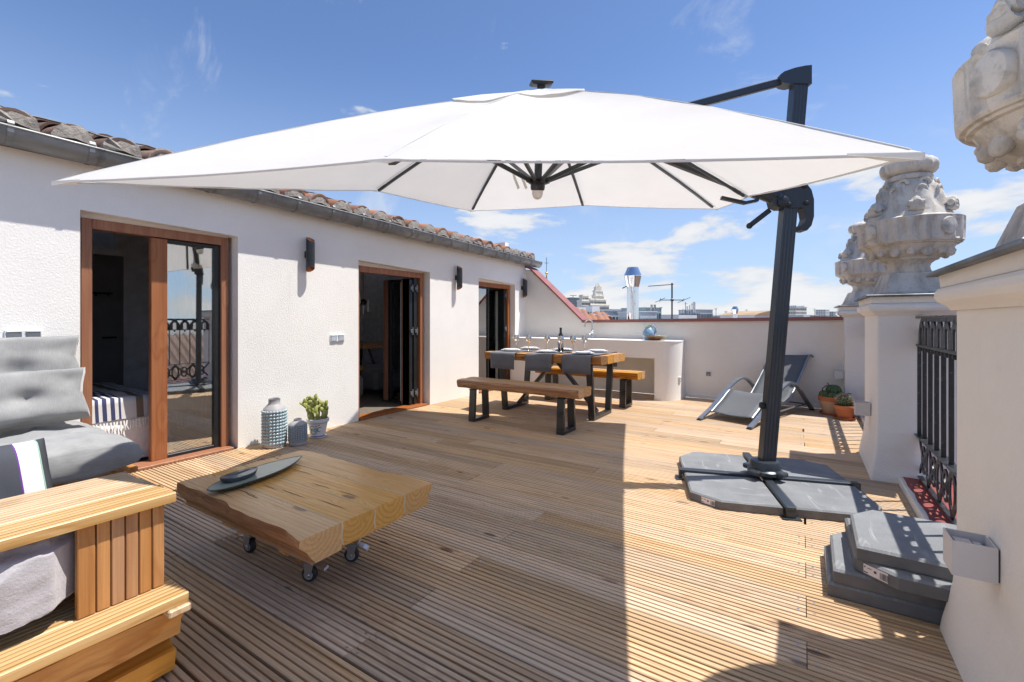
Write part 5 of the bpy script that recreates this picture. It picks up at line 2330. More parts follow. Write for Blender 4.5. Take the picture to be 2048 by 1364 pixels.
# ------------------------------------------------------------------ wall lamps, switches, sockets
def wall_fittings():
    # tube lamps on the house wall: steel tube cut at a slant at both ends, copper inside
    t = thing('tube_wall_lamp', 'black tube wall lamp nearest the camera, between the first two doors', 'wall lamp', (WALL, 2.83, 1.845), 0, 'tube lamps on the house wall')
    R, H, off = .042, .36, .072
    b = MB()
    n = 32

    def ring(r, top):
        lp = []
        for i in range(n):
            a = 2 * pi * i / n
            x = r * cos(a)
            sl = (H / 2 - (R + x) * .62) if top else -(H / 2 - (R + x) * .62)
            lp.append((off + x, r * sin(a), sl))
        return lp
    b.loft([ring(R, False), ring(R, True)], False)
    b.build('tube', 'lamp_black', t, True)
    b = MB()
    b.loft([ring(R, True), ring(R - .003, True), ring(R - .003, False), ring(R, False)], False)
    b.build('lining', 'copper', t, True)
    b = MB()
    b.span((.001, -.022, -.035), (off - R + .004, .022, .035), .003)
    b.build('bracket', 'lamp_black', t)
    b = MB()
    b.lathe([(R - .004, -.01), (R - .004, .01)], 20, (off, 0, 0))
    b.build('lamp_insert', 'bulb_white', t)
    copy_tree(t, (WALL, 5.245, 1.795), 0, 'black tube wall lamp between the second and third doors')
    copy_tree(t, (WALL, 7.125, 1.755), 0, 'black tube wall lamp beside the last door, next to the corner')
    # box lamps on the pillars
    lb = ['square pale grey box lamp on the nearest pillar', 'square pale grey box lamp on the middle pillar', 'square pale grey box lamp on the farthest pillar above the cactus pots']
    t = thing('box_wall_lamp', lb[0], 'wall lamp', (.479, 1.90, .462), 0, 'box lamps on the pillars')
    s = .102
    b = MB()
    wl = .004
    for a, c in (((-s, -s / 2), (-s + wl, s / 2)), ((-wl - .004, -s / 2), (-.004, s / 2))):
        b.span((a[0], a[1], -s / 2), (c[0], c[1], s / 2))
    for sy in (-1, 1):
        b.span((-s + wl, sy * s / 2 - (wl if sy > 0 else 0), -s / 2), (-.004 - wl, sy * s / 2 + (wl if sy < 0 else 0), s / 2))
    b.build('housing', 'lamp_grey', t)
    b = MB()
    b.span((-s + wl, -s / 2 + wl, -.012), (-wl - .004, s / 2 - wl, .012))
    b.build('diffuser', 'lamp_grey', t)
    for z in (-1, 1):
        b = MB()
        b.box((-s * .62, .0, z * .024), (.040, s - 2 * wl - .004, .016), .002)
        b.build('shutter', 'lamp_grey', t)
        b = MB()
        b.box((-s * .28, .0, z * .022), (.020, s - 2 * wl - .004, .012), .002)
        b.build('shutter', 'lamp_grey', t)
    b = MB()
    b.span((-.004, -s / 2 + .004, -s / 2 + .004), (0, s / 2 - .004, s / 2 - .004))
    b.build('back_plate', 'dark_metal', t)
    copy_tree(t, (.464, 4.63, .455), 0, lb[1])
    copy_tree(t, (.449, 7.12, .475), 0, lb[2])

    def plate(name, lab, cat, loc, n, rot, w=.082, white='switch_white', key='switch_grey', vert=False):
        t = thing(name, lab, cat, loc, rot)
        tot = w * n
        b = MB()
        b.box((.006, 0, 0), (.012, tot, .082), .004)
        b.build('cover', white, t)
        for i in range(n):
            y = -tot / 2 + w * (i + .5)
            b = MB()
            b.box((.0135, y, -.004), (.008, w * .78, .056), .002)
            k = b.build('rocker', key, t)
            b = MB()
            b.box((.0178, y, -.014), (.001, .014, .005))
            b.build('mark', white, k)
            b = MB()
            b.box((.0145, y, .031), (.012, w * .80, .010), .002)
            b.build('lid', white, t)
        return t
    plate('switch_plate', 'double weatherproof switch plate on the wall above the sofa', 'switch', (WALL, .80, 1.065), 2, 0, .088)
    plate('switch_plate', 'double switch plate on the wall beside the second door', 'switch', (WALL, 3.20, .972), 2, 0, .09, key='switch_pale')
    plate('wall_socket', 'double socket plate on the back wall behind the jug', 'socket', (-2.03, BACK, 1.005), 2, -pi / 2, .088, key='switch_pale')
    plate('wall_socket', 'single socket plate low on the back wall behind the lounger', 'socket', (-1.17, BACK, .375), 1, -pi / 2, .082)
    plate('wall_socket', 'narrow pale socket on the rounded end of the counter', 'socket', (-1.775 + .27 * cos(-.25), 7.005 + .27 * sin(-.25), .30), 1, -.25, .055, 'cream_stucco', 'lamp_grey')


wall_fittings()


# ------------------------------------------------------------------ sofa corner at the left
def cushion(w, d, h, seed=0., tufts=(), pinch=.5, wr=.012, n=44, ex=.42):
    """soft box cushion centred at the origin (local X width, Y depth, Z thickness)"""
    b = MB()
    for side in (1, -1):
        vs = []
        for i in range(n + 1):
            for j in range(n + 1):
                u, v = sin(pi / 2 * (-1 + 2 * i / n)), sin(pi / 2 * (-1 + 2 * j / n))
                fu, fv = 1 - abs(u) ** 7, 1 - abs(v) ** 7
                f = (max(fu, 0) ** ex) * (max(fv, 0) ** ex)
                x = u * w / 2 * (1 - .035 * (1 - abs(v)) * (abs(u) > .9))
                y = v * d / 2
                z = side * h / 2 * (.42 + .58 * f)
                if f > 0:
                    z += side * wr * f * fbm((x * 2.4 + seed, y * 2.4, side), 1.5)
                    z += side * wr * .45 * f * fbm((x * 7 + seed, y * 3, side + 2), 1.7)
                for (tu, tv, dep, rad) in tufts:
                    r2 = ((u - tu) * w / 2) ** 2 + ((v - tv) * d / 2) ** 2
                    z -= side * dep * math.exp(-r2 / (rad * rad))
                x += .010 * fbm((y * 4, z * 6, seed), 1.5) * (abs(u) ** 4)
                y += .010 * fbm((x * 4, z * 6, seed + 4), 1.5) * (abs(v) ** 4)
                vs.append((x, y, z))
        fs = [(i * (n + 1) + j, (i + 1) * (n + 1) + j, (i + 1) * (n + 1) + j + 1, i * (n + 1) + j + 1) for i in range(n) for j in range(n)]
        b.add(vs, fs if side > 0 else [tuple(reversed(f)) for f in fs])
    m = n + 1
    ring = [i * m for i in range(n)] + [n * m + j for j in range(n)] + [i * m + n for i in range(n, 0, -1)] + [j for j in range(n, 0, -1)]
    o = m * m
    mid = []
    for i in ring:
        p, q = Vector(b.v[i]), Vector(b.v[i + o])
        c = (p + q) / 2
        out = Vector((c.x / (w / 2), c.y / (d / 2), 0))
        k = Vector((round(out.x) if abs(out.x) > .93 else 0, round(out.y) if abs(out.y) > .93 else 0, 0))
        mid.append(tuple(c + k * h * .10))
    mo = len(b.v)
    b.add(mid, [])
    nr = len(ring)
    for k in range(nr):
        k2 = (k + 1) % nr
        b.f += [(ring[k], ring[k2], mo + k2, mo + k), (mo + k, mo + k2, ring[k2] + o, ring[k] + o)]
        b.mi += [0, 0]
    return b


def sofa():
    # pallet base along the wall, ends at y = 1.12
    t = thing('pallet_sofa', 'low wooden pallet sofa base along the house wall', 'sofa', (-3.85, -.2, 0))
    for i, x in enumerate((-.38, -.13, .12, .40)):
        b = MB()
        b.span((x - .055, -1.6, .255), (x + .055, 1.31, .283), .003)
        b.build('slat', 'plank_orange' if i == 3 else 'bench_wood', t)
    for y in (-1.45, -.6, .3, 1.12):
        b = MB()
        b.span((-.44, y - .05, .135), (.42, y + .05, .254), .003)
        b.build('bearer', 'old_beam', t)
        for x in (-.36, 0, .34):
            b = MB()
            b.span((x - .05, y - .05, 0), (x + .05, y + .05, .134), .003)
            b.build('block', 'old_beam', t)
    b = MB()
    b.span((.425, -1.6, .150), (.452, 1.25, .262), .003)
    b.build('front_board', 'old_beam', t)
    # mattress cushion: pale on top, darker where its side faces the deck is only shade
    b = cushion(1.02, 1.62, .23, 1.7, [(.15, .45, .06, .08), (-.1, -.35, .05, .1), (.1, .86, .03, .08), (.70, .42, .06, .08), (.55, -.3, .04, .09), (-.4, .5, .05, .08)], wr=.030, ex=.40)
    o = b.build('seat_cushion', 'grey_linen', None, 70)
    o.location = (-3.80, .262, .390)
    tag(o, 'large grey linen seat cushion on the pallet sofa', 'cushion')
    for i, (x, z, rx, lab, h, dd) in enumerate(((-3.985, .695, radians(72), 'lower grey linen back cushion leaning on the wall', .20, .30), (-4.115, .925, radians(76), 'upper grey linen back cushion under the switch plate', .17, .25))):
        b = cushion(1.60, dd, h, 4.2 + i * 3, [(.66, -.15, .07, .06), (-.3, -.1, .05, .08), (.9, .5, .02, .05)] if i == 0 else [(.62, -.75, .06, .07), (.88, .3, .025, .06)], wr=.030, ex=.27)
        o = b.build('back_cushion', 'grey_linen', None, 70)
        o.rotation_euler = Matrix.Rotation(pi / 2, 4, 'Z').to_euler()
        M = Matrix.Rotation(pi / 2, 4, 'Z') @ Matrix.Rotation(rx, 4, 'X')
        o.rotation_euler = M.to_euler()
        o.location = (x, .215, z)
        tag(o, lab, 'cushion', 'grey cushions on the sofa')
    # striped pillow
    b = cushion(.45, .45, .13, 8.8, [], wr=.014, n=40, ex=.75)
    o = b.build('striped_pillow', 'pillow_stripe', None, 70)
    M = Matrix.Rotation(radians(88), 4, 'Z') @ Matrix.Rotation(radians(76), 4, 'X') @ Matrix.Rotation(radians(5), 4, 'Z')
    o.rotation_euler = M.to_euler()
    o.location = (-2.285, .270, .490)
    tag(o, 'white pillow with dark grey and violet stripes behind the wooden armrest', 'pillow')
    # second pallet seat under the pillow, between sofa and armrest
    s = thing('pallet_platform', 'low bare pallet platform under the striped pillow', 'pallet', (-2.5, -.35, 0))
    for x in (-.30, .0, .30):
        b = MB()
        b.span((x - .12, -.6, .235), (x + .12, .72, .262), .003)
        b.build('slat', 'bench_wood', s)
    for y in (-.5, .1, .66):
        b = MB()
        b.span((-.42, y - .05, 0), (.42, y + .05, .234), .003)
        b.build('bearer', 'old_beam', s)

    # wooden armrest unit in the foreground
    a = thing('wooden_armrest', 'foreground armrest shelf of grooved boards standing on two stacked logs', 'armrest', (-1.93, .0, 0))
    xr, xl, ye = .190, -.215, .665
    bw = (xr - xl) / 3

    def grooved(w, L, th, n):
        g = .0082
        rw = (w - g * (n - 1)) / n
        p = [(-w / 2, -th), (-w / 2, -.003), (-w / 2 + .003, 0)]
        y = -w / 2
        for i in range(n):
            y += rw
            if i < n - 1:
                p += [(y - .001, 0), (y, -.0012), (y + .0008, -.011), (y + g - .0008, -.011), (y + g, -.0012), (y + g + .001, 0)]
                y += g
        p += [(w / 2 - .003, 0), (w / 2, -.003), (w / 2, -th)]
        return MB().prism(p, -L / 2, L / 2, 0)
    L = 1.55
    for i in range(3):
        o = grooved(bw - .002, L, .030, 6).build('top_board', 'arm_wood', a)
        o.location = (xl + bw * (i + .5), ye - L / 2 + .006 * (i - 1), .602)
        o.rotation_euler = (0, 0, pi / 2)
    b = MB()
    b.span((xr - .022, ye - L, .535), (xr - .004, ye - .012, .5705), .003)
    zs = .300
    xs1 = xr + .085
    for i in range(4):
        o = grooved(.118, L, .030, 6).build('shelf_board', 'arm_wood', a)
        o.location = (xs1 - .06 - .120 * i, ye - L / 2 + .008, zs)
        o.rotation_euler = (0, 0, pi / 2)
    b = MB()
    b.span((xs1 - .09, ye - .05, zs - .055), (xs1 + .012, ye + .012, zs - .0315), .004)
    b.build('shelf_batten', 'arm_wood', a)
    # upright boards, facing the deck: six narrow strips, the wide one first
    yy = ye - .018
    for i in range(6):
        w = .031 if i < 5 else .040
        b = MB()
        b.box((0, 0, 0), (.268, w, .026), .0025)
        o = b.build('upright_strip', 'plank_orange', a)
        o.location = (xr - .038, yy - w / 2, (zs + .5705) / 2)
        o.rotation_euler = (0, pi / 2, 0)
        yy -= w + .0035
    b = MB()
    b.span((xr - .36, ye - .030, zs + .001), (xr - .053, ye - .012, .5705), .002)
    b.build('end_board', 'plank_orange', a)
    b = MB()
    b.span((xr - .375, ye - L, zs + .001), (xr - .36, ye - .012, .5705), .002)
    b.build('back_board', 'plank_orange', a)
    # logs
    for i, (z, h, w, yo) in enumerate(((.186, .152, .36, 0.0), (.052, .104, .34, -.01))):
        b = wavy_beam(1.6, w, h, .012, (.03, .03), 20.5 + i * 7, 40, 5, 6, .028)
        o = b.build('log', 'log_wood', a, 40)
        o.location = (xr - .155, ye - .80 + .015 + yo, z)
        o.rotation_euler = (0, 0, pi / 2)
    # fleece blanket stuffed in the opening
    b = MB()
    nu, nv = 130, 80
    vs = []
    for i in range(nu + 1):
        for j in range(nv + 1):
            u, v = i / nu, j / nv
            y = -.60 + u * 1.045
            ang = -.55 + v * 2.75
            rx, rz = .19, .150
            x = .02 + rx * cos(ang)
            z = .43 + rz * sin(ang) * (1 - .05 * (1 - u))
            ed = min(1, (1 - u) * 16)
            k = fbm((y * 3.2, ang * 1.1, 2), 1.2) * .042 + fbm((y * 9, ang * 2.6, 7), 1.3) * .018 + fbm((y * 60, ang * 22, 3), 1.2) * .004
            x += k * cos(ang)
            z += k * sin(ang) * .8
            x = min(x, .178 + .008 * fbm((y * 5, z * 5, 1), 1.5))
            x = .02 + (x - .02) * (.55 + .45 * ed)
            z = max(zs + .0035, min(z, .5685))
            vs.append((x, y, z))
    b.add(vs, [(i * (nv + 1) + j, (i + 1) * (nv + 1) + j, (i + 1) * (nv + 1) + j + 1, i * (nv + 1) + j + 1) for i in range(nu) for j in range(nv)])
    o = b.build('fleece_blanket', 'fleece', None, 180)
    o.location = (-1.93, .0, 0)
    tag(o, 'soft grey lilac fleece blanket stuffed into the wooden armrest shelf', 'blanket')


sofa()
# ------------------------------------------------------------------ rooms behind the glass
def interiors():
    t = thing('bed', 'bed with white cover inside the first doorway', 'bed', (-5.42, .35, 0))
    b = MB()
    nx, ny = 26, 40
    vs = []
    for i in range(nx + 1):
        for j in range(ny + 1):
            u, v = i / nx, j / ny
            # unrolled cloth: top plus drops at +X and +Y
            sx, sy = -.78 + u * 2.02, -1.5 + v * 3.22
            x, y, z = sx, sy, .52
            ex, ey = .72, 1.30
            dx, dy = max(0, sx - ex), max(0, sy - ey)
            if dx > 0 or dy > 0:
                drop = max(dx, dy)
                z = .52 - drop * .98
                x = min(sx, ex + .04) + .03 * fbm((y * 3, drop * 2, 1), 1.6) * (dx > 0) + dx * .12
                y = min(sy, ey + .04) + .03 * fbm((x * 3, drop * 2, 5), 1.6) * (dy > 0) + dy * .12
            z += .015 * fbm((sx * 2, sy * 2, 3), 1.5)
            vs.append((x, y, max(z, .03)))
    b.add(vs, [(i * (ny + 1) + j, (i + 1) * (ny + 1) + j, (i + 1) * (ny + 1) + j + 1, i * (ny + 1) + j + 1) for i in range(nx) for j in range(ny)])
    b.build('bed_cover', 'bed_white', t, 180)
    b = MB()
    b.span((-.75, -1.5, .10), (.70, 1.28, .505), .05)
    b.build('mattress', 'bed_white', t)
    b = MB()
    vs = []
    nx, ny = 30, 24
    for i in range(nx + 1):
        for j in range(ny + 1):
            u, v = i / nx, j / ny
            sx, sy = -.5 + u * 1.42, -.62 + v * 1.28
            ex = .725
            x, z = sx, .545
            if sx > ex:
                x = ex + .055 + (sx - ex) * .15 + .02 * fbm((sy * 4, sx, 2), 1.5)
                z = .545 - (sx - ex) * .95
            z += .018 * fbm((sx * 2.2, sy * 2.2, 9), 1.5)
            vs.append((x, sy, z))
    b.add(vs, [(i * (ny + 1) + j, (i + 1) * (ny + 1) + j, (i + 1) * (ny + 1) + j + 1, i * (ny + 1) + j + 1) for i in range(nx) for j in range(ny)])
    o = b.build('bed_throw', 'throw_stripe', None, 180)
    o.location = (-5.42, 1.0, 0)
    tag(o, 'white throw with navy and brown stripes and a fringe on the bed', 'throw')
    f = MB()
    for k in range(60):
        y = -.61 + k * .0208
        x = .725 + .055 + .195 * .15
        f.tube([(x + .01, y, .36), (x + .018, y + .006 * sin(k * 2.1), .32), (x + .02, y + .012 * sin(k * 1.3), .285)], [.006, .005, .003], 5)
    tag(f.build('fringe', 'bed_white', o), kind='stuff')
    # sheer curtain gathered behind the closed pane
    b = MB()
    n, m = 70, 24
    vs = []
    for i in range(n + 1):
        for j in range(m + 1):
            u, v = i / n, j / m
            z = 1.86 - 1.66 * v
            wd = .40 * (1 - .50 * v ** 2.0 + .30 * max(0, v - .75))
            y = 1.87 + .06 * v + (u - .5) * wd
            x = -4.70 + .028 * sin(u * 40 + 3 * fbm((u, v, 1), 2)) * (1 - .3 * v) + .02 * fbm((u * 3, v * 2, 4), 1.5)
            vs.append((x, y, z))
    b.add(vs, [(i * (m + 1) + j, (i + 1) * (m + 1) + j, (i + 1) * (m + 1) + j + 1, i * (m + 1) + j + 1) for i in range(n) for j in range(m)])
    tag(b.build('sheer_curtain', 'curtain_cloth', None, 180), 'sheer linen curtain hanging behind the glass of the first door', 'curtain')
    h = thing('coat_hooks', 'small dark row of coat hooks on the bedroom door', 'hooks', (-6.395, 1.66, 1.46))
    b = MB()
    b.span((0, -.2, -.01), (.012, .2, .01))
    b.build('rail', 'alu_dark', h)
    for k in range(4):
        b = MB()
        b.tube([(.012, -.15 + k * .1, 0), (.05, -.15 + k * .1, -.03), (.06, -.15 + k * .1, .0)], .006, 6)
        b.build('hook', 'alu_dark', h, True)
    # room behind the second door
    t = thing('indoor_table', 'dark timber table with splayed legs inside the second doorway', 'table', (-6.9, 5.3, 0))
    b = MB()
    b.span((-.95, -.42, .70), (.95, .42, .775), .008)
    b.build('top', 'bench_wood', t)
    for s in (-1, 1):
        for q in (-1, 1):
            b = MB()
            b.bar((s * .62, q * .25, 0), (s * .48, q * .08, .70), .07, .04)
            b.build('leg', 'dark_metal', t)
    t = thing('indoor_bench', 'low timber bench standing by the table in the second room', 'bench', (-6.6, 4.62, 0))
    b = MB()
    b.span((-.8, -.15, .38), (.8, .15, .45), .008)
    b.build('top', 'bench_wood', t)
    for s in (-1, 1):
        b = MB()
        b.bar((s * .6, 0, 0), (s * .55, 0, .38), .05, .05)
        b.build('leg', 'dark_metal', t)
    t = thing('indoor_sofa', 'dark grey upholstered sofa inside the second room', 'sofa', (-6.0, 5.6, 0))
    b = MB()
    b.span((-.5, -.85, .08), (.5, .95, .40), .05)
    b.build('seat', 'inner_sofa', t)
    b = MB()
    b.span((-.5, .75, .40), (.5, .98, .82), .06)
    b.build('backrest', 'inner_sofa', t)
    o = cushion(.45, .45, .14, 3.3).build('sofa_pillow', 'grey_linen', None, 70)
    o.location = (-6.1, 6.18, .60)
    o.rotation_euler = (radians(70), 0, 0)
    tag(o, 'pale pillow lying on the indoor sofa', 'pillow')
    t = thing('ottoman', 'dark grey ottoman inside the second doorway', 'ottoman', (-5.9, 4.05, 0))
    b = MB()
    b.span((-.5, -.42, .04), (.5, .42, .36), .05)
    b.build('cushion_block', 'inner_sofa', t)
    o = MB().span((-.36, -.16, 0), (.36, .16, .022), .004).build('serving_board', 'bench_wood', None, False, False, (-5.85, 4.2, .362), (0, 0, .25))
    tag(o, 'small wooden board lying on the ottoman', 'board')
    t = thing('pendant_lamp', 'metal pendant lamp with short tubes in the second doorway', 'pendant lamp', (-5.6, 4.60, 1.44))
    b = MB()
    b.tube([(0, 0, .03), (0, 0, .92)], .007, 6)
    b.build('cord', 'galvanised', t)
    b = MB()
    b.ball((0, 0, 0), .05, 12, 8)
    b.build('globe', 'black_plastic', t, True)
    for k, (x, y, z) in enumerate(((.07, .03, -.05), (-.07, -.02, .02), (.02, -.08, .07), (0, 0, -.1))):
        b = MB()
        b.lathe([(.014, -.09), (.014, .09)], 10, (x, y, z))
        b.build('tube', 'galvanised', t, True)
    for i, (x, z, r) in enumerate(((-7.42, 1.23, .11), (-7.05, 1.40, .11), (-7.22, .98, .11))):
        o = MB().lathe([(r, 0), (r * .9, .02), (r * .55, .012), (.0, .004)], 24).build('wall_plate', 'inner_door' if i % 2 else 'plate_white', None, True, False, (x, 6.978, z), (pi / 2, 0, 0))
        tag(o, ('left', 'upper right', 'lower')[i] + ' round woven wall plate of three in the second room', 'wall plate', 'round plates on the room wall')


interiors()

# ------------------------------------------------------------------ the city beyond
FW = Vector((-sin(radians(32.5)), cos(radians(32.5)), 0))
RT = Vector((cos(radians(32.5)), sin(radians(32.5)), 0))
YAW = radians(32.5)
K = 910.2


def far(u, a):
    """point on the ground plan at bearing u (photo column) and forward distance a"""
    return FW * a + RT * ((u - 1024) / K * a)


def hz(v, a):
    return CAM_H + (640 - v) / K * a


plain('city_white', (.80, .79, .77), .8, 0, .08, .3)
plain('city_cream', (.80, .75, .65), .8, 0, .10, .2)
plain('city_grey', (.52, .55, .57), .7, 0, .15, .3)
plain('city_glass', (.10, .15, .20), .15, .2, .2, .2)
plain('city_window', (.05, .06, .07), .2, 0, .1)
plain('city_pale_glass', (.40, .48, .48), .2, .1, .15, .5)
plain('brown_roof', (.40, .27, .16), .8, 0, .2, .6)
plain('slate_roof', (.17, .18, .19), .6, 0, .2, .6)
plain('facade_pink', (.50, .37, .32), .9, 0, .1, .4)
GROUND = -24.0


def block(name, lab, u0, u1, v, a, dep, m, floors=0, cols=0, wm='city_window', group=None, cat='building', roof=None, tilt=.42, hw=.5):
    """a building: front u0..u1, roof at photo row v, forward distance a"""
    w = (u1 - u0) / K * a
    c = far((u0 + u1) / 2, a)
    t = thing(name, lab, cat, (c.x, c.y, GROUND), YAW + tilt, group)
    H = hz(v, a) - GROUND
    b = MB()
    b.span((-w / 2, 0, 0), (w / 2, dep, H))
    b.build('walls', m, t)
    if roof:
        b = MB()
        ov = w * .03
        b.span((-w / 2 - ov, -ov, H + .002), (w / 2 + ov, dep + ov, H + w * .035))
        b.build('roof_slab', roof, t)
    if floors:
        vis = min(H, (hz(v, a) - hz(642, a)) + 10)
        fh = 3.4 if a > 150 else 2.8
        nf = min(floors, int(vis / fh) + 1)
        b = MB()
        ww, wh = w / cols * hw, fh * .52
        for i in range(nf):
            z = H - fh * (i + .55)
            for j in range(cols):
                x = -w / 2 + w * (j + .5) / cols
                b.span((x - ww / 2, -.12, z - wh / 2), (x + ww / 2, .2, z + wh / 2))
            nd = max(1, int(dep / (w / cols)))
            for j in range(nd):
                y = dep * (j + .5) / nd
                for sx in (-1, 1):
                    b.span((sx * (w / 2 - .1) - .2, y - ww / 2, z - wh / 2), (sx * (w / 2 - .1) + .2, y + ww / 2, z + wh / 2))
        tag(b.build('window', wm, t), kind='stuff')
    return t, w, H


def city():
    # neighbouring flat roof the chimney and mast stand on
    t = thing('neighbour_roof', 'flat pale roof of the neighbouring house just beyond the parapet', 'roof', (-14, 26, GROUND))
    b = MB()
    b.span((-24, -17.9, 0), (14.6, 18, 22.9))
    b.build('walls', 'city_white', t)
    # tiled roof humps right behind the parapet
    for n, (u0, u1, v, a, lab) in enumerate(((1150, 1200, 616, 11.5, 'small terracotta tiled roof hump behind the raking coping'), (1183, 1250, 623, 13.0, 'long low terracotta tiled roof behind the parapet, left of the chimney'))):
        c = far((u0 + u1) / 2, a)
        w = (u1 - u0) / K * a
        t = thing('tiled_roof', lab, 'roof', (c.x, c.y, -1.1), YAW)
        H = hz(v, a) + 1.1
        b = MB()
        b.prism([(-w / 2, 0), (w / 2, 0), (w / 2, H - .42), (w * .1, H - .06), (-w * .2, H - .06), (-w / 2, H - .3)], .9, 1.9, 1)
        b.build('gable', 'city_white', t)
        b = MB()

        def rf(u, v_):
            x = (u - .5) * (w + .2)
            hh = H - .9 * (u - .45) ** 2 * 1.6
            return (x, -.2 + v_ * 1.4, hh - .42 * (1 - v_) + .042 * abs(sin(x * pi / .21)) + .014 * sin(v_ * 22))
        b.grid(60, 14, rf)
        tag(b.build('tiles', 'roof_tile', t, 60), kind='stuff')
    # big stainless chimney
    a = 13.8
    c = far(1265.5, a)

    def chimney(lab, u, a, vtop, vmid, vneck, d):
        c = far(u, a)
        zt, zm, zn = hz(vtop, a), hz(vmid, a), hz(vneck, a)
        base = -1.1
        t = thing('steel_chimney', lab, 'chimney', (c.x, c.y, base), 0, 'stainless steel chimneys')
        b = MB()
        b.lathe([(d / 2, 0), (d / 2, zn - base)], 28)
        b.build('duct', 'steel_duct', t, True)
        for z in (.9, 1.6):
            b = MB()
            b.lathe([(d / 2, z), (d / 2 + .006, z + .008), (d / 2 + .006, z + .032), (d / 2, z + .04)], 28)
            b.build('clamp', 'galvanised', t, True)
        b = MB()
        b.lathe([(d * .52, zn - base - .02), (d * .74, zm - base)], 28)
        b.build('lower_cone', 'steel_duct', t, 30)
        b = MB()
        b.lathe([(d * .76, zm - base - .004), (d * .77, zm - base), (d * .76, zm - base + .012), (d * .46, zt - base), (.0, zt - base + .01)], 28)
        b.build('upper_cone', 'steel_duct', t, 30)
        b = MB()
        b.bar((-d * .5, -.02, zn - base + .02), (-d * .85, -.08, zn - base - .05), .02, .03)
        b.build('latch', 'black_plastic', t)
    chimney('large stainless steel chimney with a double cone cap beyond the parapet', 1265.5, 13.8, 535, 552, 573, .35)
    chimney('small distant stainless steel chimney with a double cone cap', 1470, 37.5, 613, 619, 627, .36)
    # aerial mast
    a = 12.3
    c = far(1344, a)
    t = thing('aerial_mast', 'tall dark television aerial mast with two yagi arms beyond the parapet', 'antenna', (c.x, c.y, -1.1), YAW)
    ht = hz(566, a) + 1.1
    b = MB()
    b.tube([(0, 0, 0), (0, 0, ht)], .022, 8)
    b.build('mast', 'dark_metal', t, True)
    px = a / K
    z1 = hz(571, a) + 1.1
    b = MB()
    b.bar((-47 * px, 0, z1 - .02), (3 * px, 0, z1 + .03), .018, .018)
    b.build('boom', 'dark_metal', t)
    for k in range(9):
        b = MB()
        x = -46 * px + k * 4.6 * px
        b.bar((x, -.10 - .006 * k, z1 - .015 + k * .004), (x, .10 + .006 * k, z1 - .015 + k * .004), .010, .010)
        b.build('element', 'dark_metal', t)
    z2 = hz(600, a) + 1.1
    b = MB()
    b.bar((-24 * px, .02, z2), (24 * px, .02, z2), .020, .020)
    b.build('boom', 'dark_metal', t)
    for x0_, x1_, dz in ((-33, -13, .06), (-24, -22, .05), (22, 25, .04), (12, 37, .07)):
        b = MB()
        b.bar((x0_ * px, .02, z2 - dz), (x1_ * px, .02, z2 + dz), .012, .012)
        b.build('element', 'dark_metal', t)
    b = MB()
    b.box((0, -.01, z2), (.07, .06, .07), .01)
    b.build('clamp', 'dark_metal', t)
    # finial of a church behind the eave
    a = 46
    c = far(1093, a)
    t = thing('weather_vane', 'iron cross finial with a golden ball rising behind the end of the eave', 'finial', (c.x, c.y, hz(600, a)), YAW)
    plain('gilt', (.55, .36, .13), .3, .8)
    px = a / K
    b = MB()
    b.lathe([(3.2 * px, 0), (1.6 * px, 44 * px), (.8 * px, 50 * px)], 10)
    b.build('spire', 'slate_roof', t)
    b = MB()
    b.ball((0, 0, 53 * px), 2.9 * px, 14, 8)
    b.build('ball', 'gilt', t, True)
    b = MB()
    b.tube([(0, 0, 54 * px), (0, 0, 85 * px)], .55 * px, 6)
    b.build('rod', 'dark_metal', t)
    b = MB()
    b.bar((-4 * px, 0, 74 * px), (4 * px, 0, 74 * px), .8 * px, .8 * px)
    b.build('cross_arm', 'dark_metal', t)
    # roof furniture and mid-distance houses
    block('rooftop_house', 'white party wall with a chimney left of the tiled roofs', 1153, 1173, 615, 60, 4, 'city_white', 1, 3)
    block('rooftop_house', 'white rooftop house with a narrow window in front of the stepped tower', 1183, 1201, 612.5, 62, 5, 'city_white', 1, 2)
    block('rooftop_house', 'low grey rooftop house left of the large chimney', 1212, 1250, 624, 75, 6, 'city_grey', 1, 4, roof='slate_roof')
    block('rooftop_house', 'white sloping rooftop house touching the large chimney', 1222, 1248, 619, 85, 6, 'city_white', 1, 2, roof='city_white')
    block('glass_penthouse', 'pale glass penthouse with thin overhanging roof, right of the large chimney', 1288, 1327, 616, 70, 6, 'city_pale_glass', 1, 5, 'city_glass', roof='city_grey')
    block('glass_penthouse', 'second glass penthouse below and right of the first', 1276, 1318, 624, 64, 5, 'city_grey', 1, 6, 'city_pale_glass', roof='city_white')
    for u, lab in ((1303, 'left of two thin metal flues on the glass penthouse'), (1309.5, 'right of two thin metal flues on the glass penthouse')):
        c = far(u, 68)
        b = MB()
        b.lathe([(.16, 0), (.16, hz(610, 68) - hz(628, 68)), (.2, hz(610, 68) - hz(628, 68) + .05)], 12)
        o = b.build('flue', 'galvanised', None, True, False, (c.x, c.y, hz(628, 68)))
        tag(o, lab, 'flue', 'flues on the penthouse')
    block('roof_shed', 'grey roof shed right of the mobile phone antennas', 1396, 1430, 620, 95, 6, 'city_grey', 1, 8, 'slate_roof', roof='city_grey')
    block('rooftop_house', 'white flat roofed house under the mobile phone antennas', 1352, 1400, 630, 80, 6, 'city_white', 1, 9)
    block('rooftop_house', 'small blue grey roof box beside the small chimney', 1475, 1487, 629, 60, 3, 'city_pale_glass')
    t, w, H = block('rooftop_house', 'house with an arched brown roof left of the umbrella mast', 1500, 1560, 630, 55, 5, 'city_white', 1, 8)
    b = MB()
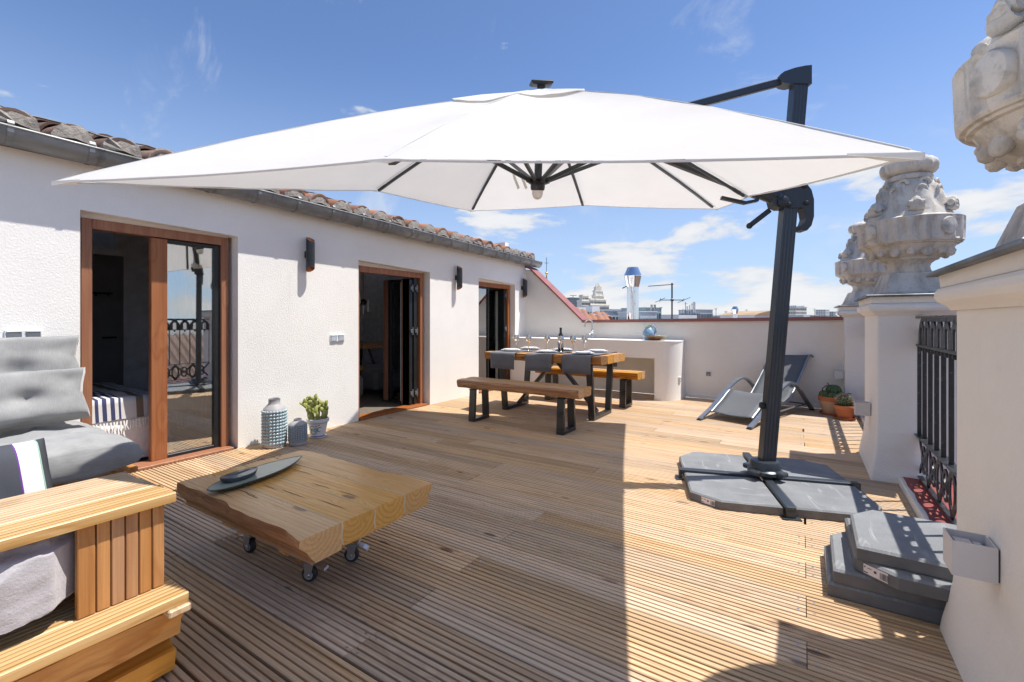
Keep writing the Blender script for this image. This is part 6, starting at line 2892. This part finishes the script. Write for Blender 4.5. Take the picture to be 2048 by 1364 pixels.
    b.loft([[(-w / 2 - .1, y, H), (-w * .3, y, H + .25), (0, y, H + .42), (w * .35, y, H + .55), (w / 2 + .1, y, H + .5), (w / 2 + .1, y, H)] for y in (-.2, 5)])
    b.build('roof', 'brown_roof', t)
    # mobile phone antennas
    t0 = far(1375, 88)
    t = thing('phone_mast', 'cluster of white phone antenna panels on dark poles', 'antenna', (t0.x, t0.y, hz(634, 88)), YAW)
    px = 88 / K
    for i, (x, top, w, hp) in enumerate(((-13, 12, 2.2, 5), (-9, 17, 1.6, 9), (-4, 30, 1.4, 0), (-1, 22, 2.6, 10), (4, 24, 2.4, 12), (9, 28, 1.6, 0), (13, 31, 4.8, 22))):
        b = MB()
        b.tube([(x * px, 0, 0), (x * px, 0, top * px)], .05, 6)
        b.build('pole', 'dark_metal', t)
        if hp:
            b = MB()
            b.box((x * px, -.1, (top - hp / 2) * px), (w * px, .15, hp * px), .03)
            b.build('panel', 'city_white', t)
        else:
            b = MB()
            b.bar(((x - 3) * px, 0, (top - 4) * px), ((x + 4) * px, 0, (top - 3) * px), .05, .05)
            b.build('bracket', 'dark_metal', t)
    b = MB()
    b.bar((-15 * px, 0, 3 * px), (16 * px, 0, 4 * px), .12, .12)
    b.build('frame', 'dark_metal', t)
    # stepped cream tower (lower blocks, setbacks, crowned top)
    a = 640
    px = a / K
    c = far(1201, a)
    t = thing('stepped_tower', 'tall stepped cream office tower with a pinnacled crown on the skyline', 'tower', (c.x, c.y, GROUND), YAW + .5)
    zb = -GROUND + CAM_H

    def stage(x0_, x1_, v, dep, y0_=0):
        b = MB()
        H = zb + (640 - v) * px
        b.span((x0_ * px, y0_ * px, 0), (x1_ * px, (y0_ + dep) * px, H))
        b.span((x0_ * px - .8, (y0_ * px) - .8, H - 2.2), (x1_ * px + .8, (y0_ + dep) * px + .8, H - 1.2))
        b.build('stage', 'city_cream', t)
        w = MB()
        n = max(2, int((x1_ - x0_) / 3.0))
        for k in range(9):
            z = H - 6 - k * 4.2
            if z < zb - 10:
                break
            for j in range(n):
                x = (x0_ + (x1_ - x0_) * (j + .5) / n) * px
                w.span((x - .75, y0_ * px - .15, z - 1.35), (x + .75, y0_ * px + .3, z + 1.35))
            for j in range(max(1, int(dep / 3))):
                y = (y0_ + dep * (j + .5) / max(1, int(dep / 3))) * px
                w.span((x1_ * px - .3, y - .75, z - 1.35), (x1_ * px + .15, y + .75, z + 1.35))
        tag(w.build('window', 'city_window', t), kind='stuff')
    stage(-25, 22, 608, 18)
    stage(-44, -25.1, 600, 16, 3)
    stage(-40, -26, 590, 12, 5)
    stage(-24, -13, 597, 14, 2)
    stage(-12, 16, 597, 14, 2)
    stage(-10, 12, 589, 11, 4)
    stage(-8, 9, 580, 9, 5)
    stage(-6, 6.5, 573, 7, 6)
    for x in (-9, -6, -3, 0, 3, 6, 10):
        b = MB()
        vt = {-9: 579, -6: 567, -3: 565.5, 0: 564, 3: 565.5, 6: 567, 10: 580}[x]
        zt = zb + (640 - vt) * px
        b.lathe([(1.5, zb + (640 - 589) * px), (1.3, zt - 4), (.1, zt)], 6, (x * px, (5.5 if abs(x) > 7 else 6.2) * px, 0))
        b.build('pinnacle', 'city_cream', t)
    block('office_block', 'dark blue glass office block left of the stepped tower', 1139, 1163, 595, 760, 30, 'city_glass', 8, 9, 'slate_roof')
    c = far(1146, 755)
    b = MB()
    px7 = 755 / K
    b.bar((0, 0, 0), (0, 0, 4 * px7), .9, .9, up=(0, 1, 0))
    b.bar((-6 * px7, 0, 4 * px7), (7 * px7, 0, 4 * px7), .8, .8)
    o = b.build('roof_crane', 'slate_roof', None, False, False, (c.x, c.y, hz(595, 755)), (0, 0, YAW))
    tag(o, 'small crane on the roof of the dark glass office block', 'crane')
    # dome with statue and the hotel beside it
    t, w, H = block('domed_building', 'cream domed corner building with a statue, right of the umbrella mast', 1570, 1590, 622, 480, 12, 'city_cream', 3, 6)
    b = MB()
    px5 = 480 / K
    b.lathe([(7 * px5, H), (6.8 * px5, H + 4 * px5), (5 * px5, H + 10 * px5), (2 * px5, H + 13.5 * px5), (1.6 * px5, H + 16 * px5), (0, H + 17 * px5)], 18, (0, 6, 0))
    b.build('dome', 'city_grey', t, True)
    b = MB()
    b.lathe([(.6 * px5, H + 16 * px5), (.9 * px5, H + 19 * px5), (.3 * px5, H + 23 * px5)], 8, (0, 6, 0))
    b.build('statue', 'slate_roof', t)
    block('hotel_block', 'wide cream hotel block with roof plant, right of the domed building', 1586, 1619, 615, 450, 15, 'city_cream', 5, 9, roof='city_grey')
    block('hotel_block', 'narrower top storey set back on the hotel block', 1589, 1613, 610.5, 456, 8, 'city_white', 1, 7)
    block('far_tower', 'far pale tower block just left of the farthest pillar', 1649, 1661, 619, 900, 20, 'city_white', 5, 4)
    block('far_tower', 'far blue grey tower pair touching the farthest pillar', 1663, 1682, 623, 1000, 20, 'city_pale_glass', 4, 6)
    # the low roofs that fill the horizon
    r = random.Random(21)
    cols = ['city_white', 'city_cream', 'city_grey', 'brown_roof', 'facade_pink', 'city_pale_glass']
    names = ['white', 'cream', 'grey', 'brown', 'pinkish', 'pale glazed']
    zones = [(1120, 1245, 'left of the large chimney'), (1285, 1342, 'between the large chimney and the aerial mast'), (1348, 1402, 'below the phone antennas'),
             (1404, 1462, 'left of the small chimney'), (1478, 1550, 'between the small chimney and the umbrella mast'), (1590, 1685, 'right of the umbrella mast')]
    for za, zb2, ph in zones:
        ks = list(range(6))
        r.shuffle(ks)
        for i, k in enumerate(ks):
            u = za + (zb2 - za) * (i + .5) / 6
            a = r.uniform(110, 380)
            hw2 = (zb2 - za) / 9
            block('city_house', 'distant low %s house on the skyline %s' % (names[k], ph), u - hw2, u + hw2, r.uniform(629.5, 635.5), a, 14, cols[k], 2, r.randrange(3, 7), group='distant low houses on the skyline',
                  roof='slate_roof' if r.random() < .4 else None)
    for u, a, v, lab in ((1185, 52, 626, 'leftmost'), (1322, 58, 614, 'second from left'), (1432, 70, 616, 'third from left'), (1452, 60, 622, 'fourth from left'), (1493, 66, 619, 'fifth from left'), (1629, 90, 617, 'rightmost')):
        c = far(u, a)
        px = a / K
        t = thing('roof_aerial', '%s of the six small thin roof aerials on the skyline' % lab, 'antenna', (c.x, c.y, hz(640, a)), YAW, 'small roof aerials')
        b = MB()
        b.tube([(0, 0, 0), (0, 0, (640 - v) * px)], .03, 6)
        b.build('pole', 'dark_metal', t)
        for k in range(3):
            b = MB()
            b.bar((-(4 - k) * px, 0, (640 - v - 1 - 2.2 * k) * px), ((3 - k) * px, 0, (640 - v - .6 - 2.2 * k) * px), .03, .03)
            b.build('element', 'dark_metal', t)
    # left of the frame's eave and right side: wide mass of roofs so that other views are not empty
    # house across the street with its long tiled roof
    t = thing('house_across', 'long pink house with a terracotta tiled roof across the street, seen through the railing', 'house', (9, 40, GROUND))
    b = MB()
    b.span((0, -60, 0), (10, 80, 21.2))
    b.build('walls', 'facade_pink', t)
    b = MB()

    def rf(u, v):
        y = -60.5 + u * 141
        return (-.5 + v * 5.6, y, 21.25 + v * 3.3 + .055 * sin(y * 2 * pi / .30))
    b.grid(2800, 2, rf)
    tag(b.build('roof_tiles', 'old_tile', t, True), kind='stuff')
    b = MB()
    b.prism([(5.0, 24.5), (10.4, 21.1), (10.4, 20.9), (0, 20.9), (0, 21.3)], -60, 80, 1)
    b.build('roof_back', 'old_tile', t)


city()
